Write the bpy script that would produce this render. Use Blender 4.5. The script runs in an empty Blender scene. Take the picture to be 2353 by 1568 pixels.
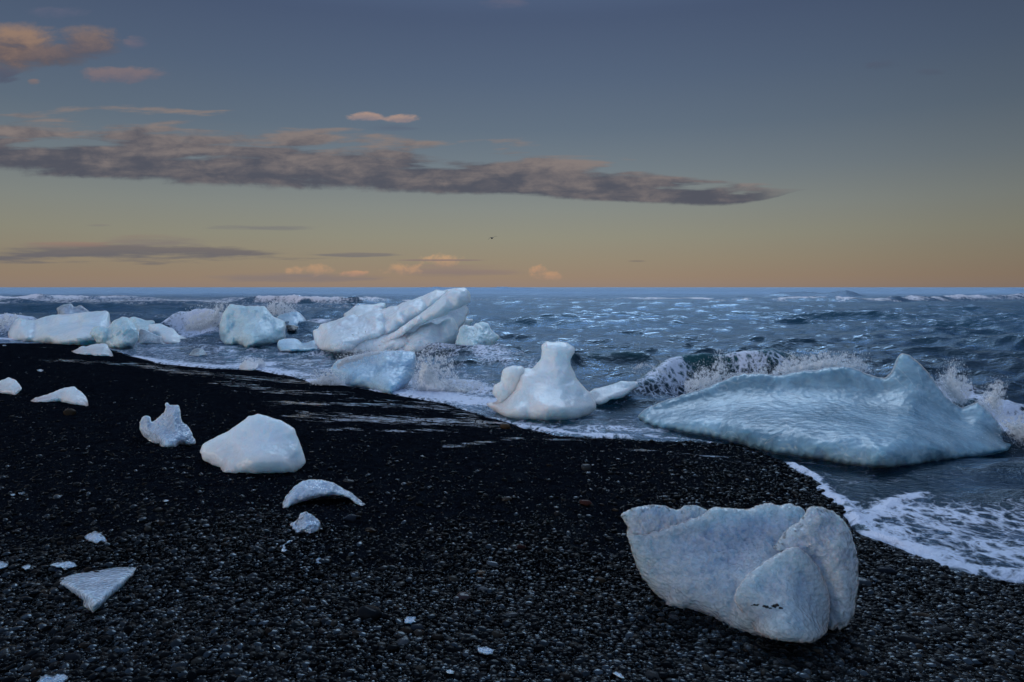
import bpy, math, random
import numpy as np
from mathutils import Vector, geometry as mgeo

random.seed(7)
rng = np.random.default_rng(11)
SC = bpy.context.scene
COL = SC.collection

# ------------------------------------------------------------------ camera
H = 2.0                       # eye height above the sea
FP, CX, CY = 1568.7, 1176.5, 784.0   # focal length and centre on a 2353 x 1568 plate
PITCH = math.atan((CY - 660.3) / FP)
cp, sp = math.cos(PITCH), math.sin(PITCH)
cam_d = bpy.data.cameras.new('camera')
cam_d.lens = 24.0
cam_d.sensor_width = 36.0
cam_d.clip_end = 40000
cam_d.clip_start = 0.05
cam = bpy.data.objects.new('camera', cam_d)
COL.objects.link(cam)
cam.location = (0, 0, H)
cam.rotation_euler = (math.pi / 2 - PITCH, 0, 0)
SC.camera = cam

def ray(px, py):
    """direction with y = 1 (horizontal view axis) through plate point"""
    px = np.asarray(px, float); py = np.asarray(py, float)
    a = (px - CX) / FP; b = (CY - py) / FP
    dy = cp + sp * b
    dz = -sp + cp * b
    return a / dy, dz / dy
def at(px, py, Y):
    u, v = ray(px, py)
    Y = np.asarray(Y, float)
    return np.stack([u * Y, Y + 0 * u, H + v * Y], -1)

# ------------------------------------------------------------------ numpy noise
_perm = rng.permutation(256).astype(np.int32)
_perm = np.concatenate([_perm, _perm, _perm])
_g3 = rng.normal(size=(256, 3)); _g3 /= np.linalg.norm(_g3, axis=1)[:, None]
_ga = rng.uniform(0, 2 * math.pi, 256)
_g2 = np.stack([np.cos(_ga), np.sin(_ga)], -1)
def noise2(x, y):
    x0 = np.floor(x); y0 = np.floor(y)
    fx = x - x0; fy = y - y0
    xi = x0.astype(np.int64) & 255; yi = y0.astype(np.int64) & 255
    ux = fx * fx * fx * (fx * (fx * 6 - 15) + 10); uy = fy * fy * fy * (fy * (fy * 6 - 15) + 10)
    def g(i, j, dx, dy):
        h = _perm[_perm[(xi + i) & 255] + ((yi + j) & 255)]
        return _g2[h, 0] * dx + _g2[h, 1] * dy
    a = g(0, 0, fx, fy); b = g(1, 0, fx - 1, fy); c = g(0, 1, fx, fy - 1); d = g(1, 1, fx - 1, fy - 1)
    return ((a + ux * (b - a)) * (1 - uy) + (c + ux * (d - c)) * uy) * 1.5
def noise3(p):
    x, y, z = p[..., 0], p[..., 1], p[..., 2]
    x0 = np.floor(x); y0 = np.floor(y); z0 = np.floor(z)
    fx = x - x0; fy = y - y0; fz = z - z0
    xi = x0.astype(np.int64) & 255; yi = y0.astype(np.int64) & 255; zi = z0.astype(np.int64) & 255
    s = lambda t: t * t * t * (t * (t * 6 - 15) + 10)
    ux, uy, uz = s(fx), s(fy), s(fz)
    r = 0
    for i in (0, 1):
        for j in (0, 1):
            for k in (0, 1):
                h = _perm[_perm[_perm[(xi + i) & 255] + ((yi + j) & 255)] + ((zi + k) & 255)]
                d = _g3[h, 0] * (fx - i) + _g3[h, 1] * (fy - j) + _g3[h, 2] * (fz - k)
                r = r + d * (ux if i else 1 - ux) * (uy if j else 1 - uy) * (uz if k else 1 - uz)
    return r * 1.6
def fbm2(x, y, o=4, g=0.5):
    r = 0; a = 1; f = 1
    for i in range(o):
        r = r + a * noise2(x * f + 17.3 * i, y * f - 9.1 * i); a *= g; f *= 2.03
    return r
def fbm3(p, o=4, g=0.5):
    r = 0; a = 1; f = 1
    for i in range(o):
        r = r + a * noise3(p * f + 13.7 * i); a *= g; f *= 2.03
    return r
def sstep(a, b, x):
    t = np.clip((x - a) / (b - a), 0, 1)
    return t * t * (3 - 2 * t)

# ------------------------------------------------------------------ object helpers
def tag(o, label=None, cat=None, group=None, kind=None):
    if label: o['label'] = label
    if cat: o['category'] = cat
    if group: o['group'] = group
    if kind: o['kind'] = kind
    return o
def mesh_np(name, V, F, mat=None, attrs=None, smooth=True):
    """V (n,3); F (m,3|4) int array or list of such arrays"""
    me = bpy.data.meshes.new(name)
    Fs = [f for f in (F if isinstance(F, list) else [F]) if len(f)]
    V = np.ascontiguousarray(V, np.float32)
    loops = np.concatenate([f.ravel() for f in Fs]).astype(np.int32)
    sizes = np.concatenate([np.full(len(f), f.shape[1], np.int32) for f in Fs])
    starts = np.concatenate([[0], np.cumsum(sizes)[:-1]]).astype(np.int32)
    me.vertices.add(len(V)); me.vertices.foreach_set('co', V.ravel())
    me.loops.add(len(loops)); me.loops.foreach_set('vertex_index', loops)
    me.polygons.add(len(sizes)); me.polygons.foreach_set('loop_start', starts)
    me.polygons.foreach_set('loop_total', sizes)
    if smooth: me.polygons.foreach_set('use_smooth', np.ones(len(sizes), bool))
    me.update(calc_edges=True)
    for k, a in (attrs or {}).items():
        at_ = me.attributes.new(k, 'FLOAT', 'POINT')
        at_.data.foreach_set('value', np.ascontiguousarray(a, np.float32).ravel())
    if mat: me.materials.append(mat)
    return me
def link(name, me, parent=None, loc=None):
    o = bpy.data.objects.new(name, me); COL.objects.link(o)
    if loc is not None: o.location = loc
    if parent: o.parent = parent
    return o

# ------------------------------------------------------------------ node helpers
def srgb(r, g, b):
    f = lambda c: (c / 255 / 12.92) if c / 255 <= 0.04045 else ((c / 255 + 0.055) / 1.055) ** 2.4
    return (f(r), f(g), f(b), 1.0)
class N:
    def __init__(s, tree): s.t = tree
    def new(s, typ, **kw):
        n = s.t.nodes.new(typ)
        for k, v in kw.items(): setattr(n, k, v)
        return n
    def put(s, sock, v):
        if isinstance(v, bpy.types.NodeSocket): s.t.links.new(v, sock)
        else: sock.default_value = v
    def m(s, op, *a, clamp=False):
        n = s.new('ShaderNodeMath', operation=op, use_clamp=clamp)
        for i, v in enumerate(a): s.put(n.inputs[i], v)
        return n.outputs[0]
    def ss(s, x, a, b):   # smoothstep
        n = s.new('ShaderNodeMapRange', interpolation_type='SMOOTHSTEP')
        s.put(n.inputs[0], x); s.put(n.inputs[1], a); s.put(n.inputs[2], b)
        n.inputs[3].default_value = 0; n.inputs[4].default_value = 1
        return n.outputs[0]
    def lin(s, x, a, b, c, d):
        n = s.new('ShaderNodeMapRange')
        for i, v in enumerate((x, a, b, c, d)): s.put(n.inputs[i], v)
        return n.outputs[0]
    def mix(s, f, a, b):
        n = s.new('ShaderNodeMix', data_type='RGBA')
        s.put(n.inputs[0], f); s.put(n.inputs[6], a); s.put(n.inputs[7], b)
        return n.outputs[2]
    def noise(s, vec, scale, detail=3, rough=0.5, dist=0.0, dim='3D'):
        n = s.new('ShaderNodeTexNoise', noise_dimensions=dim)
        if vec is not None: s.put(n.inputs['Vector'], vec)
        n.inputs['Scale'].default_value = scale; n.inputs['Detail'].default_value = detail
        n.inputs['Roughness'].default_value = rough; n.inputs['Distortion'].default_value = dist
        return n.outputs[0]
    def voro(s, vec, scale, feature='F1', out=0, rand=1.0):
        n = s.new('ShaderNodeTexVoronoi', feature=feature)
        s.put(n.inputs['Vector'], vec); n.inputs['Scale'].default_value = scale
        n.inputs['Randomness'].default_value = rand
        return n.outputs[out]
    def attr(s, name, out='Fac'):
        n = s.new('ShaderNodeAttribute'); n.attribute_name = name
        return n.outputs[out]
    def comb(s, x, y, z):
        n = s.new('ShaderNodeCombineXYZ')
        for i, v in enumerate((x, y, z)): s.put(n.inputs[i], v)
        return n.outputs[0]
    def vmul(s, vec, k):
        n = s.new('ShaderNodeVectorMath', operation='MULTIPLY'); s.put(n.inputs[0], vec); n.inputs[1].default_value = k
        return n.outputs[0]
    def bump(s, h, strength, dist, normal=None):
        n = s.new('ShaderNodeBump'); s.put(n.inputs['Height'], h)
        s.put(n.inputs['Strength'], strength); s.put(n.inputs['Distance'], dist)
        if normal is not None: s.put(n.inputs['Normal'], normal)
        return n.outputs[0]
def new_mat(name):
    m = bpy.data.materials.new(name); m.use_nodes = True
    t = m.node_tree; b = t.nodes['Principled BSDF']
    return m, N(t), b, t.nodes['Material Output']

# ------------------------------------------------------------------ shore and beach heights
def sea_pt(px, py):
    u, v = ray(px, py); Y = -H / v
    return float(u * Y), float(Y)
SHORE_P = [(0,790),(90,789),(200,792),(262,806),(308,820),(376,837),(478,847),(595,851),(680,868),(718,881),(800,887),(899,905),
           (1025,929),(1090,948),(1152,966),(1196,985),(1281,1001),(1435,1010),(1592,1016),(1709,1024),(1810,1068),(1880,1109),(1904,1144),
           (1939,1171),(1950,1207),(1975,1228),(2041,1257),(2124,1284),(2207,1319),(2310,1342),(2420,1352)]
SHORE = [(-260, 110), (-60, 42)] + [sea_pt(*p) for p in SHORE_P] + [(4.1, 3.2), (4.5, 1.5), (5.5, -2), (9, -9), (60, -60)]
SHORE = np.array(SHORE)
def shore_s(x, y):
    """signed distance to the waterline, > 0 on the beach side"""
    x = np.asarray(x, float); y = np.asarray(y, float)
    shp = x.shape; x = x.ravel(); y = y.ravel()
    best = np.full(x.shape, 1e18); sgn = np.ones(x.shape)
    for (ax, ay), (bx, by) in zip(SHORE[:-1], SHORE[1:]):
        dx, dy = bx - ax, by - ay; L2 = dx * dx + dy * dy
        t = np.clip(((x - ax) * dx + (y - ay) * dy) / L2, 0, 1)
        ex = x - (ax + t * dx); ey = y - (ay + t * dy)
        d = ex * ex + ey * ey
        c = dx * (y - ay) - dy * (x - ax)          # left of travel = sea
        m = d < best - 1e-12
        best[m] = d[m]; sgn[m] = np.where(c[m] > 0, -1.0, 1.0)
    return (np.sqrt(best) * sgn).reshape(shp)
def beach_z_s(s):
    up = 0.62 * (1 - np.exp(-np.maximum(s, 0) * 0.135))
    return np.where(s > 0, up, 0.11 * s)
def ground(x, y):
    s = shore_s(x, y)
    z = beach_z_s(s)
    amp = sstep(-0.2, 2.0, s)
    z = z + amp * (0.022 * noise2(x * 0.7, y * 0.7) + 0.010 * noise2(x * 2.1 + 5, y * 2.1))
    return z
def on_ground(px, py, sea=False):
    """plate point -> depth Y where the ray meets sand (or the sea)"""
    u, v = ray(px, py)
    u = np.atleast_1d(u); v = np.atleast_1d(v)
    Y = (0.0 - H) / v
    for _ in range(14):
        z = np.maximum(ground(u * Y, Y), 0.0)
        Yn = (z - H) / v
        Y = 0.5 * Y + 0.5 * Yn
    return Y

# ------------------------------------------------------------------ world
SUN_AZ, SUN_EL = math.radians(-112), math.radians(5)     # low sun to the left, slightly behind
w = bpy.data.worlds.new('World'); SC.world = w; w.use_nodes = True
wt = w.node_tree; n = N(wt)
for nd in list(wt.nodes): wt.nodes.remove(nd)
out = n.new('ShaderNodeOutputWorld'); bg = n.new('ShaderNodeBackground'); bg2 = n.new('ShaderNodeBackground')
tc = n.new('ShaderNodeTexCoord'); sep = n.new('ShaderNodeSeparateXYZ'); wt.links.new(tc.outputs['Generated'], sep.inputs[0])
X, Yd, Z = sep.outputs
ys = n.m('MAXIMUM', Yd, 0.08)
U = n.m('DIVIDE', X, ys); V = n.m('DIVIDE', Z, ys)
def elev(py): u, v = ray(CX, py); return float(v / math.sqrt(1 + v * v))
ramp = n.new('ShaderNodeValToRGB'); wt.links.new(n.m('ADD', n.m('MULTIPLY', Z, 0.5), 0.5), ramp.inputs[0])
stops = [(-1.0, (22, 30, 42)), (-0.02, (60, 70, 84)), (elev(659), (148, 130, 118)), (elev(640), (151, 131, 112)), (elev(600), (149, 137, 117)),
         (elev(545), (144, 142, 126)), (elev(480), (134, 139, 134)), (elev(400), (116, 127, 134)), (elev(300), (98, 113, 129)), (elev(180), (85, 101, 124)),
         (elev(40), (74, 89, 116)), (0.43, (86, 104, 136)), (0.56, (118, 140, 172)), (0.78, (134, 156, 188)), (1.0, (134, 154, 184))]
while len(ramp.color_ramp.elements) < len(stops): ramp.color_ramp.elements.new(0.5)
for e, (z, c) in zip(ramp.color_ramp.elements, stops):
    e.position = z * 0.5 + 0.5; e.color = srgb(*c)
sky = ramp.outputs[0]
fall = n.new('ShaderNodeFloatCurve')
def set_curve(node, pts):
    c = node.mapping.curves[0]
    while len(c.points) < len(pts): c.points.new(0.5, 0.5)
    for p, (a, b) in zip(c.points, pts): p.location = (a, b); p.handle_type = 'AUTO'
    node.mapping.use_clip = False
    node.mapping.update()
set_curve(fall, [(0, .88), (.25, .94), (.42, 1.0), (.55, 1.0), (.70, .90), (.86, .74), (1, .66)])
wt.links.new(n.lin(U, -1.0, 1.0, 0.0, 1.0), fall.inputs['Value'])
lowmask = n.ss(Z, 0.62, 0.40)
front = n.ss(Yd, 0.0, 0.25)
k = n.m('MULTIPLY', lowmask, front)
azf = n.m('ADD', n.m('MULTIPLY', fall.outputs[0], k), n.m('SUBTRACT', 1.0, k))
vm = n.new('ShaderNodeVectorMath', operation='SCALE'); wt.links.new(sky, vm.inputs[0]); wt.links.new(azf, vm.inputs['Scale'])
sky = vm.outputs[0]
# cloud noise laid on the sky direction
ncoord = n.comb(n.m('MULTIPLY', U, 3.6), n.m('MULTIPLY', V, 30.0), 0.0)
ncoordb = n.comb(n.m('MULTIPLY', U, 9.0), n.m('MULTIPLY', V, 21.0), 3.0)
ncoordd = n.comb(n.m('MULTIPLY', U, 26.0), n.m('MULTIPLY', V, 34.0), 5.0)
NA = n.noise(ncoord, 1.5, 5, 0.55, 0.3)
NB = n.noise(ncoordb, 2.2, 8, 0.6, 0.3)
NC = n.noise(n.comb(n.m('MULTIPLY', U, 3.0), n.m('MULTIPLY', V, 40.0), 7.0), 2.0, 6, 0.6, 0.2)
ND = n.noise(ncoordd, 1.6, 6, 0.6, 0.3)
vis = n.ss(Yd, 0.2, 0.35)
def uv(px, py): a, b = ray(px, py); return float(a), float(b)
def curve_uv(pts):
    c = n.new('ShaderNodeFloatCurve')
    set_curve(c, [((uv(x, y)[0] + 1) / 2, uv(x, y)[1]) for x, y in pts])
    wt.links.new(n.lin(U, -1.0, 1.0, 0.0, 1.0), c.inputs['Value'])
    return c.outputs[0]
vb = curve_uv([(-390, 370), (0, 401), (100, 413), (400, 428), (800, 444), (1200, 458), (1500, 471), (1650, 476), (1760, 462), (1850, 437), (2000, 430), (2740, 400)])
vt = curve_uv([(-390, 246), (0, 256), (200, 262), (400, 270), (600, 286), (800, 312), (950, 318), (1020, 338), (1150, 333), (1300, 364), (1500, 378), (1650, 396), (1750, 420), (1850, 434), (2000, 436), (2740, 430)])
ttx = n.m('DIVIDE', n.m('SUBTRACT', V, vb), n.m('MAXIMUM', n.m('SUBTRACT', vt, vb), 0.001))
tt = n.m('ADD', ttx, n.m('MULTIPLY', n.m('SUBTRACT', ND, 0.5), 0.14))
prof = n.m('MINIMUM', n.m('MULTIPLY', tt, 4.0), n.m('MULTIPLY', n.m('SUBTRACT', 1.0, tt), 1.5))
prof = n.m('MINIMUM', prof, 1.0)
endm = n.ss(U, uv(1880, 435)[0], uv(1700, 435)[0])
prof = n.m('ADD', prof, n.m('MULTIPLY', n.m('SUBTRACT', NA, 0.5), n.lin(tt, 0.0, 0.4, 0.8, 3.4)))
al = n.m('MULTIPLY', n.m('MULTIPLY', n.ss(prof, 0.05, 0.55), n.ss(prof, -4.0, 0.5)), n.m('MULTIPLY', endm, n.m('MULTIPLY', vis, 0.93)))
lit = n.ss(n.m('ADD', n.m('ADD', n.m('MULTIPLY', NA, 1.0), n.m('MULTIPLY', NB, 1.4)), n.m('MULTIPLY', tt, 0.55)), 1.15, 1.95)
ccol = n.mix(lit, srgb(79, 81, 93), srgb(134, 123, 120))
sky = n.mix(al, sky, ccol)
BL = [ # cx, cy, ax, ay, light, dark, alpha, noise, soft
 (30, 112, 130, 60, (146, 122, 108), (92, 86, 94), 1.0, 'E', .6), (130, 128, 90, 30, (118, 104, 104), (88, 86, 96), .9, 'E', .6), (205, 100, 86, 42, (132, 114, 108), (88, 87, 100), .95, 'E', .6),
 (316, 98, 42, 17, (124, 112, 120), (98, 100, 120), .6, 'B', .7), (285, 173, 118, 22, (128, 114, 118), (100, 102, 118), .85, 'B', .6),
 (5, 172, 50, 22, (90, 92, 108), (76, 82, 102), .8, 'B', .7), (76, 188, 16, 8, (136, 116, 112), (110, 105, 112), .7, 'B', .7),
 (130, 27, 80, 14, (104, 104, 124), (90, 98, 122), .5, 'B', .9), (1160, 8, 60, 14, (104, 104, 124), (90, 98, 122), .5, 'B', .9),
 (840, 268, 46, 12, (176, 148, 134), (120, 118, 130), .9, 'B', .5), (925, 273, 44, 11, (176, 148, 134), (120, 118, 130), .9, 'B', .5),
 (890, 294, 70, 9, (90, 100, 118), (90, 102, 122), .6, 'C', .8),
 (2035, 150, 55, 14, (84, 86, 104), (74, 82, 100), .5, 'B', .9), (2140, 166, 40, 9, (84, 86, 104), (74, 82, 100), .4, 'B', .9),
 (200, 584, 560, 22, (114, 108, 108), (98, 98, 106), .95, 'C', .6), (380, 553, 150, 14, (138, 122, 114), (120, 114, 116), .7, 'C', .7),
 (90, 562, 160, 10, (150, 124, 112), (130, 116, 112), .7, 'C', .7), (620, 524, 150, 7, (118, 116, 120), (110, 110, 118), .6, 'C', .7),
 (225, 519, 40, 4, (128, 120, 118), (118, 116, 118), .5, 'C', .7), (820, 586, 110, 6, (118, 113, 114), (108, 108, 114), .7, 'C', .6),
 (680, 640, 230, 16, (126, 118, 122), (118, 112, 118), .6, 'C', .9), (1050, 626, 170, 20, (146, 126, 118), (124, 114, 118), .75, 'C', .8),
 (720, 622, 62, 15, (196, 154, 120), (158, 134, 118), .62, 'D', .9), (815, 629, 36, 8, (196, 150, 120), (160, 132, 120), .7, 'D', .6),
 (925, 620, 52, 17, (198, 156, 120), (158, 134, 118), .62, 'D', .9), (1020, 601, 58, 18, (204, 162, 124), (164, 136, 118), .7, 'D', .8),
 (1238, 622, 20, 15, (200, 154, 120), (166, 136, 118), .7, 'D', .8), (1255, 634, 48, 11, (196, 152, 118), (162, 134, 118), .62, 'D', .9),
 (1010, 598, 120, 2.6, (138, 120, 116), (132, 118, 116), .8, 'C', .5), (1465, 600, 26, 3, (116, 106, 104), (110, 104, 104), .5, 'C', .7),
]
for cx, cy, ax, ay, lc, dc, a0, nz, soft in BL:
    uc, vc = uv(cx, cy); au = ax / FP; av = ay / FP
    du = n.m('DIVIDE', n.m('SUBTRACT', U, uc), au); dv = n.m('DIVIDE', n.m('SUBTRACT', V, vc), av)
    r2 = n.m('ADD', n.m('MULTIPLY', du, du), n.m('MULTIPLY', dv, dv))
    NN = {'B': NB, 'C': NC, 'D': ND, 'E': NB}[nz]
    d = n.m('ADD', n.m('SUBTRACT', 1.0, r2), n.m('MULTIPLY', n.m('SUBTRACT', NN, 0.5), {'B': 3.6, 'C': 4.0, 'D': 4.6, 'E': 1.8}[nz]))
    a = n.m('MULTIPLY', n.m('MULTIPLY', n.ss(d, 0.0, soft * 1.6), a0), vis)
    l_ = n.ss(n.m('ADD', n.m('MULTIPLY', dv, 0.5), n.m('MULTIPLY', n.m('SUBTRACT', NN, 0.5), 2.0)), -0.55, 0.6)
    sky = n.mix(a, sky, n.mix(l_, srgb(*dc), srgb(*lc)))
st = n.new('ShaderNodeTexSky', sky_type='NISHITA')
st.sun_disc = False; st.sun_elevation = SUN_EL; st.sun_rotation = SUN_AZ
st.altitude = 5; st.air_density = 1.0; st.dust_density = 0.6; st.ozone_density = 3.0
wt.links.new(sky, bg.inputs[0]); bg.inputs[1].default_value = 1.0
# the physical sky lights everything above and behind the pictured band of sky
back = n.m('SUBTRACT', 1.0, n.m('MULTIPLY', n.ss(Z, 0.62, 0.42), n.ss(Yd, -0.35, 0.1)))
up = n.ss(Z, -0.02, 0.02)
wt.links.new(st.outputs[0], bg2.inputs[0])
wt.links.new(n.m('MULTIPLY', n.m('MULTIPLY', back, up), 0.05), bg2.inputs[1])
# bright sky patch added high ahead, out of view, to put glints on surfaces
pd = Vector((0.10, math.cos(math.radians(37)), math.sin(math.radians(37)))).normalized()
dt = n.new('ShaderNodeVectorMath', operation='DOT_PRODUCT'); wt.links.new(tc.outputs['Generated'], dt.inputs[0]); dt.inputs[1].default_value = pd
bg4 = n.new('ShaderNodeBackground'); bg4.inputs[0].default_value = (0.62, 0.80, 1.0, 1)
wt.links.new(n.m('MULTIPLY', n.m('MULTIPLY', n.ss(dt.outputs['Value'], math.cos(math.radians(28)), math.cos(math.radians(5))), n.ss(Z, 0.43, 0.54)), 3.5), bg4.inputs[1])
bg3 = n.new('ShaderNodeBackground'); bg3.inputs[0].default_value = srgb(186, 198, 220)
wt.links.new(n.m('MULTIPLY', n.m('MULTIPLY', n.ss(Yd, 0.05, -0.5), n.ss(Z, 0.75, 0.05)), n.m('MULTIPLY', up, 0.42)), bg3.inputs[1])
add0 = n.new('ShaderNodeAddShader'); wt.links.new(bg2.outputs[0], add0.inputs[0]); wt.links.new(bg3.outputs[0], add0.inputs[1])
addw = n.new('ShaderNodeAddShader'); wt.links.new(bg.outputs[0], addw.inputs[0]); add1 = n.new('ShaderNodeAddShader'); wt.links.new(add0.outputs[0], add1.inputs[0]); wt.links.new(bg4.outputs[0], add1.inputs[1])
wt.links.new(add1.outputs[0], addw.inputs[1])
wt.links.new(addw.outputs[0], out.inputs[0])
w.cycles.sampling_method = 'MANUAL'; w.cycles.sample_map_resolution = 512

sd = bpy.data.lights.new('sun', 'SUN'); sd.energy = 0.75; sd.angle = math.radians(12); sd.color = (1.0, 0.91, 0.87)
so = bpy.data.objects.new('sun', sd); COL.objects.link(so)
dsun = Vector((math.sin(SUN_AZ) * math.cos(SUN_EL), math.cos(SUN_AZ) * math.cos(SUN_EL), math.sin(SUN_EL + math.radians(4))))
so.rotation_euler = (dsun).to_track_quat('Z', 'Y').to_euler()

SC.view_settings.view_transform = 'Standard'; SC.view_settings.look = 'None'; SC.view_settings.exposure = 0; SC.view_settings.gamma = 1
SC.render.engine = 'CYCLES'
SC.cycles.use_denoising = True
SC.cycles.max_bounces = 8; SC.cycles.transmission_bounces = 5; SC.cycles.glossy_bounces = 2; SC.cycles.diffuse_bounces = 5; SC.cycles.transparent_max_bounces = 6
SC.cycles.use_adaptive_sampling = True; SC.cycles.adaptive_threshold = 0.03
SC.cycles.caustics_reflective = False; SC.cycles.caustics_refractive = False

# ------------------------------------------------------------------ materials
def water_mat():
    m, n, b, o = new_mat('sea_water')
    g = n.new('ShaderNodeNewGeometry').outputs['Position']
    foam = n.attr('foam'); near = n.attr('near'); thin = n.attr('thin')
    warp = n.new('ShaderNodeTexNoise'); n.put(warp.inputs['Vector'], g); warp.inputs['Scale'].default_value = 1.6; warp.inputs['Detail'].default_value = 4
    vw = n.new('ShaderNodeVectorMath', operation='MULTIPLY_ADD'); n.put(vw.inputs[0], warp.outputs['Color']); vw.inputs[1].default_value = (.5, .5, .5); n.put(vw.inputs[2], g)
    p1 = n.noise(vw.outputs[0], 3.4, 10, 0.70)
    lace = n.voro(vw.outputs[0], 7.0, 'DISTANCE_TO_EDGE')
    lace2 = n.voro(vw.outputs[0], 22.0, 'DISTANCE_TO_EDGE')
    lf = n.m('SUBTRACT', 0.35, n.m('ADD', n.m('MULTIPLY', lace, 1.3), n.m('MULTIPLY', lace2, 0.6)))
    f = n.m('ADD', n.m('MULTIPLY', foam, 1.55), n.m('ADD', n.m('MULTIPLY', n.m('SUBTRACT', p1, 0.5), 2.6), n.m('MULTIPLY', lf, n.m('MULTIPLY', near, 1.7))))
    fm = n.m('MULTIPLY', n.m('MULTIPLY', n.ss(f, 0.55, 1.40), 0.92), n.ss(foam, 0.02, 0.18))
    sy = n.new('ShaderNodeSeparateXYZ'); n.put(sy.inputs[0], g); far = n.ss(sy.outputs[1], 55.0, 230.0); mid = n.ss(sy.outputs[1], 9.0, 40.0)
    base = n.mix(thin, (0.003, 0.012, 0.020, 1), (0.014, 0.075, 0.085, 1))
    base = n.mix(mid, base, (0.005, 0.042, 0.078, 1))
    base = n.mix(far, base, (0.31, 0.45, 0.62, 1))  # haze over the distant sea, painted into its base colour
    r0 = n.noise(n.vmul(g, (0.42, 1.7, 1.0)), 2.2, 5, 0.6)
    r1 = n.noise(n.vmul(g, (1.0, 1.6, 1.0)), 7.0, 4, 0.6)
    r2 = n.noise(n.vmul(g, (1.0, 1.5, 1.0)), 30.0, 3, 0.6)
    hgt = n.m('ADD', n.m('MULTIPLY', r0, n.m('MULTIPLY', mid, 2.4)), n.m('ADD', r1, n.m('MULTIPLY', r2, 0.22)))
    bn = n.bump(hgt, n.lin(mid, 0, 1, 0.7, 1.0), 0.05)
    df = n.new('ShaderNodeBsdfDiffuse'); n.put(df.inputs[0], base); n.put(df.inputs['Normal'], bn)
    gs = n.new('ShaderNodeBsdfGlossy'); gs.inputs[0].default_value = (0.80, 1.02, 1.26, 1); n.put(gs.inputs['Normal'], bn)
    n.put(gs.inputs['Roughness'], n.lin(mid, 0.0, 1.0, 0.06, 0.16))
    fr = n.new('ShaderNodeFresnel'); n.put(fr.inputs[0], n.lin(mid, 0, 1, 1.27, 1.38)); n.put(fr.inputs['Normal'], bn)
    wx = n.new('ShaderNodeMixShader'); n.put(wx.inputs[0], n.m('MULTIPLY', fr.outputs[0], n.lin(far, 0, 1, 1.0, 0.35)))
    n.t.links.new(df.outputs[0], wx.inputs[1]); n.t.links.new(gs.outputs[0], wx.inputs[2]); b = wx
    fb = n.new('ShaderNodeBsdfPrincipled')
    fb.inputs['Base Color'].default_value = (0.60, 0.66, 0.84, 1); fb.inputs['Roughness'].default_value = 0.55
    fyy = n.new('ShaderNodeSeparateXYZ'); n.put(fyy.inputs[0], g)
    n.put(fb.inputs['Base Color'], n.mix(n.ss(fyy.outputs[1], 20.0, 90.0), (0.70, 0.76, 0.92, 1), (0.80, 0.76, 0.82, 1)))
    bub = n.voro(vw.outputs[0], 38.0, 'F1')
    n.put(fb.inputs['Normal'], n.bump(n.m('ADD', n.m('MULTIPLY', f, 0.6), n.m('MULTIPLY', bub, -0.6)), 0.7, 0.02))
    mx = n.new('ShaderNodeMixShader'); n.put(mx.inputs[0], fm)
    n.t.links.new(b.outputs[0], mx.inputs[1]); n.t.links.new(fb.outputs[0], mx.inputs[2])
    n.t.links.new(mx.outputs[0], o.inputs[0])
    return m
def sand_mat():
    m, n, b, o = new_mat('black_sand')
    g = n.new('ShaderNodeNewGeometry').outputs['Position']
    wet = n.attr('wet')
    s1 = n.noise(g, 160.0, 3, 0.6); s2 = n.noise(g, 45.0, 3, 0.6); s3 = n.noise(g, 9.0, 4, 0.6)
    spk = n.voro(g, 210.0, 'F1', 1)
    sepc = n.new('ShaderNodeSeparateColor'); n.put(sepc.inputs[0], spk)
    grain = n.ss(sepc.outputs[0], 0.86, 0.99)
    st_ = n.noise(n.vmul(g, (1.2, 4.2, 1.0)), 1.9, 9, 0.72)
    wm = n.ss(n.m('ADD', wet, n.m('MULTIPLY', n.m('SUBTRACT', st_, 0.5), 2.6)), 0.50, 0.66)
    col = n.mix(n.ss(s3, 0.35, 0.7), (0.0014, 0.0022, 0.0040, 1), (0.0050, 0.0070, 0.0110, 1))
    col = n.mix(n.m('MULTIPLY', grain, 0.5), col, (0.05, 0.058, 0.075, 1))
    painted_sheen = n.m('MULTIPLY', wm, n.ss(n.noise(n.vmul(g, (3.0, 11.0, 1.0)), 3.0, 9, 0.75), 0.50, 0.58))
    col = n.mix(painted_sheen, col, (0.52, 0.60, 0.76, 1))  # sky sheen on the wet streaks, painted as pale blue-grey base colour
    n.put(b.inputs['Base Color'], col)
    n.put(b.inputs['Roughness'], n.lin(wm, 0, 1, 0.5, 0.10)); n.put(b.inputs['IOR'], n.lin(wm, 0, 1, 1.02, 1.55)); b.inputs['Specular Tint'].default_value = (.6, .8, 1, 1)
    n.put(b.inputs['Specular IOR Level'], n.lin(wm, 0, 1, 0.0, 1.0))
    h = n.m('ADD', n.m('MULTIPLY', s1, 0.4), n.m('ADD', s2, n.m('MULTIPLY', s3, 0.8)))
    n.put(b.inputs['Normal'], n.bump(h, n.lin(wm, 0, 1, 1.0, 0.10), 0.012))
    return m
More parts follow.
